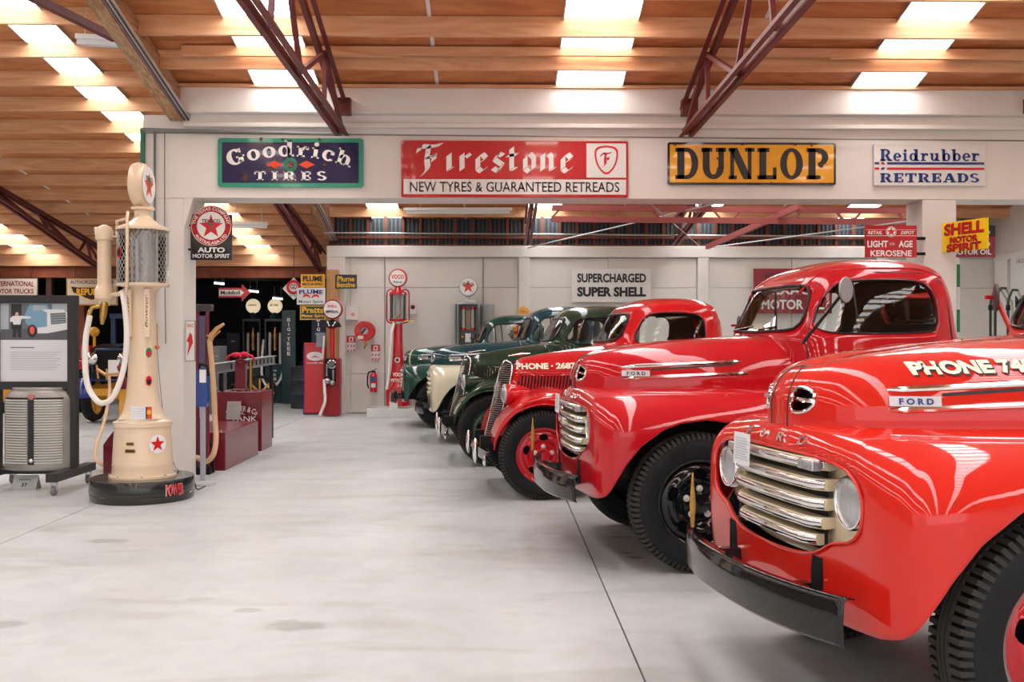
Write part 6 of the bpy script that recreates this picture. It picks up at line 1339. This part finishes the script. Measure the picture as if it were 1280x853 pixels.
for (px, py), lab in zip(((274, 352), (317, 362), (347, 371), (18, 352), (112, 362)), ('lit tube light left of the arrow sign in the dark bay', 'lit tube light right of the arrow sign in the dark bay', 'lit tube light over the globe pumps in the dark bay', 'lit tube light behind the far left hanging sign', 'lit tube light behind the winged badge sign')):
    Zl = F*(3.2-CH)/(HY-py); tube_light(lab, (px-6, py), (px+6, py+1), min(Zl, 32), True)
# louvred vent panel
# --- red cabinet and red pump at the wall end
Zc = 19.35; kc = Zc/F; zc = lambda py: CH-(py-HY)*kc
o = thing('fuel_cabinet', 'tall plain red cabinet pump with an oval badge by the timber wall end', 'fuel pump', (WX(394, Zc), Zc-.02, 0)); mb = MB(); mb.box(-13.5*kc, 13.5*kc, 0, .15, .03, zc(430)); mb.obj('cabinet', PR, o, bevel=.02); mb = MB(); mb.box(-15*kc, 13.5*kc, .02, .16, 0.0, zc(432)); mb.obj('cabinet_side', mat('side_blue', rgb(50, 40, 110), .4), o); mb = MB(); mb.box(-14*kc, 14*kc, -.01, .16, zc(431), zc(428.5)); mb.obj('cabinet_lid', PR, o, bevel=.01)
poly(o, [(a*1.35, b*.75+zc(445.5)) for a, b in disc(7.5*kc)], INKW, 'oval_badge', -.004); poly(o, [(a*kc*9, zc(446)+b*kc*3.2) for a, b in [(-.8, -.5), (-.4, -.2), (0, .5), (.4, -.2), (.8, -.5), (.3, -.35), (0, -.1), (-.3, -.35)]], INKR, 'badge_emblem', -.006); put(o, T('Lubricating Oils', .02), 20*kc, 2.4*kc, 0, zc(454), INKW, y=-.004)
o = thing('red_pump', 'red hand pump on a slim post carrying a round white globe sign', 'fuel pump', (WX(415.5, 19.0), 19.0, 0)); k = 19.0/F; z_ = lambda py: CH-(py-HY)*k
mb = MB(); mb.box(-10*k, 10*k, -.12, .12, .02, z_(482)); mb.obj('base_box', mat('red_dark', rgb(150, 10, 28), .35), o, bevel=.01); mb = MB(); mb.box(-10.5*k, 10.5*k, -.14, .14, z_(482), z_(448)); mb.obj('pump_case', MATS['red_dark'], o, bevel=.02); mb = MB(); mb.box(-8*k, 6*k, -.17, -.14, z_(480), z_(448)); mb.obj('meter_plate', CHASSIS, o, bevel=.01)
mb = MB(); mb.lathe([(.001, -.19), (.06, -.19), (.065, -.17)], 20, (1*k, 0, z_(455)), 'y'); mb.lathe([(.07, -.185), (.085, -.175), (.07, -.17)], 20, (1*k, 0, z_(455)), 'y'); mb.obj('dial', CHROME, o, 40); mb = MB(); mb.sphere((-4*k, -.2, z_(476)), .06); mb.sphere((2*k, -.2, z_(478)), .05); mb.tube([(-5*k, -.18, z_(470)), (-5*k, -.18, z_(455))], .02); mb.tube([(3*k, -.18, z_(474)), (3*k, -.18, z_(462))], .02); mb.obj('valve_block', STEEL, o, 50)
mb = MB(); mb.lathe([(.045, z_(448)), (.045, z_(412)), (.10, z_(410)), (.001, z_(407))], 16); mb.obj('pole', PR, o, 40); mb = MB(); mb.lathe([(.17, z_(409)), (.15, z_(405)), (.08, z_(401)), (.02, z_(399.5)), (.001, z_(399.5))], 24); mb.obj('cap', CHASSIS, o, 40)
for s in (-1, 1): mb = MB(); mb.beam((s*2*k, -.16, z_(408)), (s*5*k, -.10, z_(402.5)), .02, .02); mb.obj('cap_stay', INKW, o)
mb = MB(); mb.lathe([(.001, -.06), (11.2*k, -.055), (12.4*k, -.03), (12.4*k, .03), (11.2*k, .055), (.001, .06)], 36, (.6*k, 0, z_(387)), 'y'); g_ = mb.obj('globe', mat('globe_rim_red', rgb(165, 25, 45), .3, coat=.4), o, 40)
poly(g_, disc(10.6*k, 32, .6*k, z_(387)), INKW, 'globe_face', -.062); put(g_, T('SHELL', .02), 12*k, 3.5*k, .6*k, z_(383), INKO, y=-.066); put(g_, T('IMPERIAL', .03), 16*k, 3.5*k, .6*k, z_(390), INKK, y=-.066)
mb = MB(); mb.tube(catmull([(-8*k, -.2, z_(474)), (-7*k, -.24, z_(488)), (-6*k, -.28, z_(500)), (-9*k, -.3, z_(510)), (-12*k, -.32, .04)], 24), .028, 8); mb.tube([(-11*k, -.1, z_(450)), (-9*k, -.1, z_(420))], .02); mb.obj('white_hose', HOSEW, o, 60)
mb = MB(); mb.box(-20*k, -10.6*k, .0, .2, z_(434), z_(419)); mb.box(-21*k, -9.6*k, -.01, .21, z_(419), z_(416)); mb.obj('side_tray', mat('tray_grey', rgb(130, 140, 150), .4), o)
# hose reel, extinguisher
q = W(456, 414, 19.4); o = thing('hose_reel', 'round red fire hose reel on the back wall', 'hose reel', (q.x, 19.42, q.z)); k = 19.4/F
mb = MB(); mb.lathe([(4.5*k, -.03), (4.5*k, -.10), (11.5*k, -.12), (12.4*k, -.11), (12.4*k, -.09), (11*k, -.08), (11*k, .06), (12.4*k, .07), (12.4*k, .09), (4.5*k, .09)], 40, axis='y'); mb.obj('reel_drum', PR, o, 40); mb = MB(); mb.lathe([(.001, -.07), (4.4*k, -.06), (4.4*k, .1)], 24, axis='y'); mb.obj('reel_hub', ENW, o, 40); mb = MB(); mb.beam((-3*k, -.14, -3*k), (2*k, -.14, 3*k), .02, .03); mb.obj('reel_handle', CHASSIS, o); mb = MB(); mb.box(-8*k, -1*k, -.135, -.125, -10*k, -6*k); mb.obj('instruction_label', ENW, o)
mb = MB(); mb.tube([(0, -.1, -12*k), (2*k, -.12, -17*k), (0, -.12, -22*k)], [.02, .03, .012]); mb.obj('hose_nozzle', BRASS, o, 60)
q = W(467, 478, 19.45); o = thing('fire_extinguisher', 'red fire extinguisher hanging on the back wall', 'fire extinguisher', (q.x, 19.46, q.z)); mb = MB(); mb.lathe([(.001, -.19), (.065, -.19), (.072, -.17), (.072, .12), (.06, .155), (.03, .175), (.022, .19)], 24); mb.obj('cylinder_body', PR, o, 50); mb = MB(); mb.box(-.05, .05, -.074, -.05, .02, .10); mb.obj('blue_label', mat('label_blue', rgb(60, 70, 130), .4), o); mb = MB(); mb.box(-.045, .045, -.074, -.05, -.10, -.02); mb.obj('white_label', ENW, o); mb = MB(); mb.box(-.04, .03, -.02, .02, .19, .225); mb.beam((-.02, 0, .225), (.06, 0, .26), .02, .012); mb.obj('valve_handle', CHASSIS, o); mb = MB(); mb.tube(catmull([(-.03, 0, .21), (-.10, -.02, .18), (-.12, -.02, .0), (-.10, -.02, -.12)], 20), .014, 6); mb.obj('short_hose', CHASSIS, o, 60); mb = MB(); mb.box(-.03, .03, .06, .14, -.05, .2); mb.obj('wall_hook', CHASSIS, o)
# red visible pump on the white platform
o = thing('platform', 'long white platform along the back wall under the red visible pump', 'platform', (WX(520, 19), 18.85, 0)); mb = MB(); mb.box(WX(458, 18.6)-o.location.x, 0.55, -.25, .55, 0, .165); mb.obj('platform_slab', ENW, o, bevel=.008)
Zv = 18.95; k = Zv/F; z_ = lambda py: CH-(py-HY)*k; o = thing('fuel_pump', 'tall red visible petrol pump with a round white globe against the back wall', 'fuel pump', (WX(497.5, Zv), Zv, .165)); B2 = lambda py: z_(py)-.165
mb = MB(); P = []
for py, rw in catmull([(507, 15), (485, 14.5), (478, 11), (460, 8.0), (430, 6.0), (405, 5.6)], 26): P.append([(rw*k*math.copysign(abs(math.cos(g))**.7, math.cos(g)), rw*k*.8*math.copysign(abs(math.sin(g))**.7, math.sin(g)), max(0, B2(py))) for g in np.linspace(0, 2*PI, 33)[:-1]])
mb.grid(np.array(P), True); mb.obj('pedestal', PR, o, 50)
mb = MB(); mb.lathe([(10.5*k, B2(402)), (11*k, B2(400.5)), (11*k, B2(399)), (.001, B2(399))], 28); mb.obj('cylinder_foot', PR, o, 40); mb = MB(); mb.lathe([(11*k, B2(369)), (10.5*k, B2(366)), (5*k, B2(363)), (3*k, B2(359)), (4*k, B2(358.5)), (.001, B2(358))], 28); mb.obj('cylinder_cap', PR, o, 40)
mb = MB(); mb.lathe([(9.8*k, B2(400)), (9.8*k, B2(368))], 28); mb.obj('glass_cylinder', CYL, o, 60); mb = MB(); mb.lathe([(5*k, B2(400)), (5*k, B2(368))], 16); mb.obj('inner_pipe', GREYM, o, 60)
mb = MB()
for s in (-1, 1):
    pts = [(s*4*k, 0, B2(364)), (s*9*k, 0, B2(362)), (s*13.5*k, 0, B2(366)), (s*13.8*k, 0, B2(385)), (s*13.5*k, 0, B2(401)), (s*8*k, 0, B2(404)), (s*3*k, 0, B2(404))]; mb.tube(catmull(pts, 24), .014, 6)
mb.obj('cage_pipe', PR, o, 60)
mb = MB()
for j in range(24): g = 2*PI*j/24; mb.tube([(10.4*k*math.cos(g), 10.4*k*math.sin(g), B2(400)), (10.4*k*math.cos(g), 10.4*k*math.sin(g), B2(368))], .003, 4)
q = mb.obj('mesh_guard', WIRE, o); q['kind'] = 'stuff'
mb = MB(); mb.lathe([(.001, -.06), (10.8*k, -.055), (11.8*k, -.02), (11.8*k, .02), (10.8*k, .055), (.001, .06)], 36, (0, 0, B2(348)), 'y'); g_ = mb.obj('globe', PR, o, 40); poly(g_, disc(9.8*k, 32, 0, B2(348)), INKW, 'globe_face', -.062); put(g_, T('VOCO', .04), 16*k, 5.5*k, 0, B2(346.5), INKO, y=-.066); put(g_, T('Petrol', .02, .1), 11*k, 3.2*k, 0, B2(353), INKK, y=-.066)
mb = MB(); mb.tube(catmull([(-4*k, -.12, B2(404)), (-7*k, -.2, B2(420)), (-8.5*k, -.24, B2(450)), (-10*k, -.26, B2(474)), (-12*k, -.28, B2(486))], 30), .028, 8); mb.obj('white_hose', HOSEW, o, 60); mb = MB(); mb.tube([(-3*k, -.14, B2(404)), (1*k, -.16, B2(397)), (4*k, -.16, B2(392))], .015); mb.tube([(6*k, -.1, B2(402)), (20*k, -.1, B2(402))], .010); mb.obj('brass_lever', BRASS, o, 60)
for py_, r_, m_ in ((450, 3.4, INKW), (450, 2.2, INKR), (450, 1.4, INKK)): poly(o, disc(r_*k, 20, 0, B2(py_)), m_, 'pedestal_roundel', -(.130+.004*(3.5-r_)))
put(o, T('VOCO', .04), 13*k, 5*k, 1*k, B2(468), INKW, y=-.155); put(o, T('PETROL', .03), 15*k, 4*k, 0, B2(475), INKW, y=-.185); mb = MB(); mb.box(-9*k, 1*k, -.245, -.235, .0, 9*k); mb.obj('info_card', ENW, o)
# grey clock-faced pump with the star globe
Zg = 19.2; k = Zg/F; z_ = lambda py: CH-(py-HY)*k; o = thing('twin_glass_pump', 'silver twin-glass petrol pump with a star globe, behind the truck hoods', 'fuel pump', (WX(585.3, Zg), Zg, 0))
mb = MB(); mb.box(-12*k, 12*k, -.14, .14, 0, z_(436)); mb.obj('lower_case', mat('case_dark', rgb(40, 44, 48), .35, coat=.4), o, bevel=.02); mb = MB()
mb.box(-12.3*k, -10.6*k, -.14, .14, z_(436), z_(381)); mb.box(10.6*k, 12.3*k, -.14, .14, z_(436), z_(381)); mb.box(-11*k, 11*k, .10, .14, z_(436), z_(381)); mb.obj('case_frame', MATS['case_dark'], o)
for s in (-1, 1):
    mb = MB(); mb.lathe([(.032, z_(412)), (.032, z_(387))], 14, (s*6*k, -.04, 0)); mb.obj('measuring_glass', mat('frosted_glass', rgb(200, 202, 200), .3), o, 60); mb = MB(); mb.lathe([(.001, z_(413)), (.05, z_(413)), (.05, z_(410)), (.001, z_(410))], 14, (s*6*k, -.04, 0)); mb.lathe([(.001, z_(387)), (.05, z_(387)), (.05, z_(384)), (.001, z_(384))], 14, (s*6*k, -.04, 0)); mb.obj('glass_clamp', PR, o, 40)
mb = MB(); mb.box(-3*k, 3*k, -.02, .04, z_(412), z_(388)); mb.obj('tan_panel', mat('tan_panel', rgb(170, 145, 120), .5), o); mb = MB(); mb.box(-3.5*k, 3.5*k, -.16, -.14, z_(428), z_(417)); mb.obj('price_card', ENW, o); mb = MB(); mb.sphere((6*k, -.14, z_(424)), .05); mb.sphere((-6.5*k, -.14, z_(422)), .04); mb.obj('brass_valve', BRASS, o, 60)
mb = MB(); mb.box(-12.5*k, 12.5*k, -.16, .16, z_(381), z_(380)); mb.lathe([(12*k, z_(380)), (11.6*k, z_(377.5)), (9*k, z_(376)), (3.5*k, z_(375.5)), (3*k, z_(372)), (4*k, z_(371)), (.001, z_(371))], 28); mb.obj('domed_cap', GREYM, o, 40)
mb = MB(); mb.lathe([(.001, -.06), (10.6*k, -.055), (11.7*k, -.02), (11.7*k, .02), (10.6*k, .055), (.001, .06)], 36, (0, 0, z_(359)), 'y'); g_ = mb.obj('globe', GREYM, o, 40); poly(g_, disc(10.6*k, 32, 0, z_(359)), INKW, 'globe_face', -.062); poly(g_, star(8.5*k, 0, z_(359)), INKO, 'star', -.064); put(g_, T('T', .03), 3*k, 4*k, 0, z_(359), INKG, 'star_letter', y=-.067); put(g_, T('TEXACO', .02), 14*k, 2.6*k, 0, z_(355), INKK, 'name_lettering', y=-.066)
for a, b, lab in ((564.5, 571.5, 'slim grey cylinder left of the silver twin-glass pump'), (600, 617.5, 'wide grey cylinder right of the silver twin-glass pump')):
    r = (b-a)/2*k; o = thing('grey_cylinder', lab, 'cylinder', (WX((a+b)/2, 19.35), 19.35, 0)); mb = MB(); mb.lathe([(.001, 0), (r, 0), (r, z_(381.5)), (r*1.03, z_(381)), (r*.98, z_(380)), (.001, z_(380))], 28); mb.obj('cylinder_body', GREYM, o, 40)
# red and yellow things glimpsed through the green cab
o = thing('oil_bottle_rack', 'narrow red rack with yellow tins on the back wall, seen through the green cab', 'rack', (WX(644, 19.2), 19.3, 0)); k = 19.2/F; z_ = lambda py: CH-(py-HY)*k; mb = MB(); mb.box(-3*k, 4*k, 0, .15, 0, z_(402)); mb.obj('rack_frame', PR, o)
for py in (410, 420): mb = MB(); mb.lathe([(.001, 0), (.04, 0), (.04, .09), (.001, .09)], 12, (0, -.03, z_(py+4))); mb.obj('yellow_tin', ENY, o)
# hoop hoses by the right wall
for i, (px, Zh) in enumerate(((1247, 15.5), (1253, 15.2), (1268, 15.0))):
    k = Zh/F; top_ = (362, 360, 362)[i]; o = thing('hose_hoop', ('dark green hose hoop nearest the truck mirror by the right wall', 'middle hose hoop with dark coupling by the right wall', 'rightmost hose hoop with black coupling by the right wall')[i], 'hose', (WX(px, Zh), Zh, 0)); zz = lambda py: CH-(py-HY)*k; w_ = (9, 9, 8)[i]*k
    gpts = [(-w_, 0, 0.02), (-w_, 0, zz(390)), (-w_*.85, 0, zz(374)), (-w_*.3, 0, zz(top_)), (w_*.5, 0, zz(top_)), (w_*1.1, 0, zz(374)), (w_*1.4, 0, zz(390)), (w_*1.6, .1, .02)]
    C_ = catmull(gpts, 50); mb = MB(); mb.tube(C_[:26], .020, 8); mb.obj('dark_hose', mat('hose_green', rgb(30, 50, 42), .45), o, 60); mb = MB(); mb.tube(C_[25:], .018, 8); mb.obj('pale_hose', mat('hose_grey', rgb(165, 162, 150), .5), o, 60); mb = MB(); mb.lathe([(.03, zz(388)), (.033, zz(386)), (.033, zz(382)), (.03, zz(381))], 12, (-w_, 0, 0)); mb.obj('coupling', CHASSIS, o, 40)
# stores in the dark bay
for lab, nm, x0_, x1_, y0_, y1_, Zk, m_ in (('grey steel locker beyond the buff hose, at the edge of the dark bay', 'steel_locker', 262, 275, 433, 0, 19.5, rgb(120, 124, 126)),
    ('dark blue crate stack left of the globe pumps', 'crate', 283, 300, 416, 0, 27, rgb(40, 62, 84)), ('dark blue oil cabinet just behind the left column', 'oil_cabinet', 268, 282, 424, 0, 29, rgb(24, 50, 90)),
    ('slate filing cabinet at the right edge of the dark bay', 'filing_cabinet', 366, 379, 452, 0, 24.5, rgb(70, 76, 80)), ('grey bench cabinet far back between the two globe pumps', 'bench_cabinet', 300, 312, 440, 0, 28, rgb(80, 80, 84))):
    k = Zk/F; o = thing(nm, lab, 'cabinet', (WX((x0_+x1_)/2, Zk), Zk, 0)); hh = CH-(y0_-HY)*k; w2 = (x1_-x0_)/2*k; m2 = mat(nm+'_paint', m_, .5, noise=.15)
    mb = MB(); mb.box(-w2, w2, 0, .5, 0, hh); mb.obj('body', m2, o, bevel=.01)
    for j in range(4): mb = MB(); mb.box(-w2+.02, w2-.02, -.015, 0, .05+j*(hh-.08)/4, .03+(j+1)*(hh-.08)/4); dr_ = mb.obj('drawer', m2, o, bevel=.004); mb = MB(); mb.box(-.06, .06, -.03, -.015, (j+.5)*(hh-.08)/4+.03, (j+.5)*(hh-.08)/4+.05); mb.obj('handle', STEEL, dr_)
o = thing('yellow_wheel', 'yellow spoked wheel leaning behind the rotary hand pump', 'wheel', (WX(325, 20.5), 20.5, .36)); mb = MB(); mb.lathe([(.30, -.03), (.36, -.03), (.36, .03), (.30, .03), (.30, -.03)], 32, axis='y'); mb.obj('wheel_rim', RUBBER, o, 40); mb = MB()
for k in range(8): g = 2*PI*k/8; mb.beam((0, 0, 0), (.31*math.cos(g), 0, .31*math.sin(g)), .04, .03)
mb.lathe([(.001, -.06), (.07, -.05), (.07, .05), (.001, .06)], 16, axis='y'); mb.obj('spokes', YEL, o)
# small floor rail piece by the wall and hanging wire holders
for g_ in [o_ for o_ in bpy.data.objects if o_.name.startswith('enamel_sign') and o_.location.y > 21]:
    mb = MB(); w = g_['w']; h = g_['h']
    for s in (-1, 1): mb.tube([(s*w*.35, .02, h/2-.02), (s*w*.35, .22, h/2+.45)], .006, 5)
    mb.obj('hanging_wire', CHASSIS, g_)
for o_ in list(bpy.data.objects):
    for k_ in ('w', 'h'):
        if k_ in o_: del o_[k_]
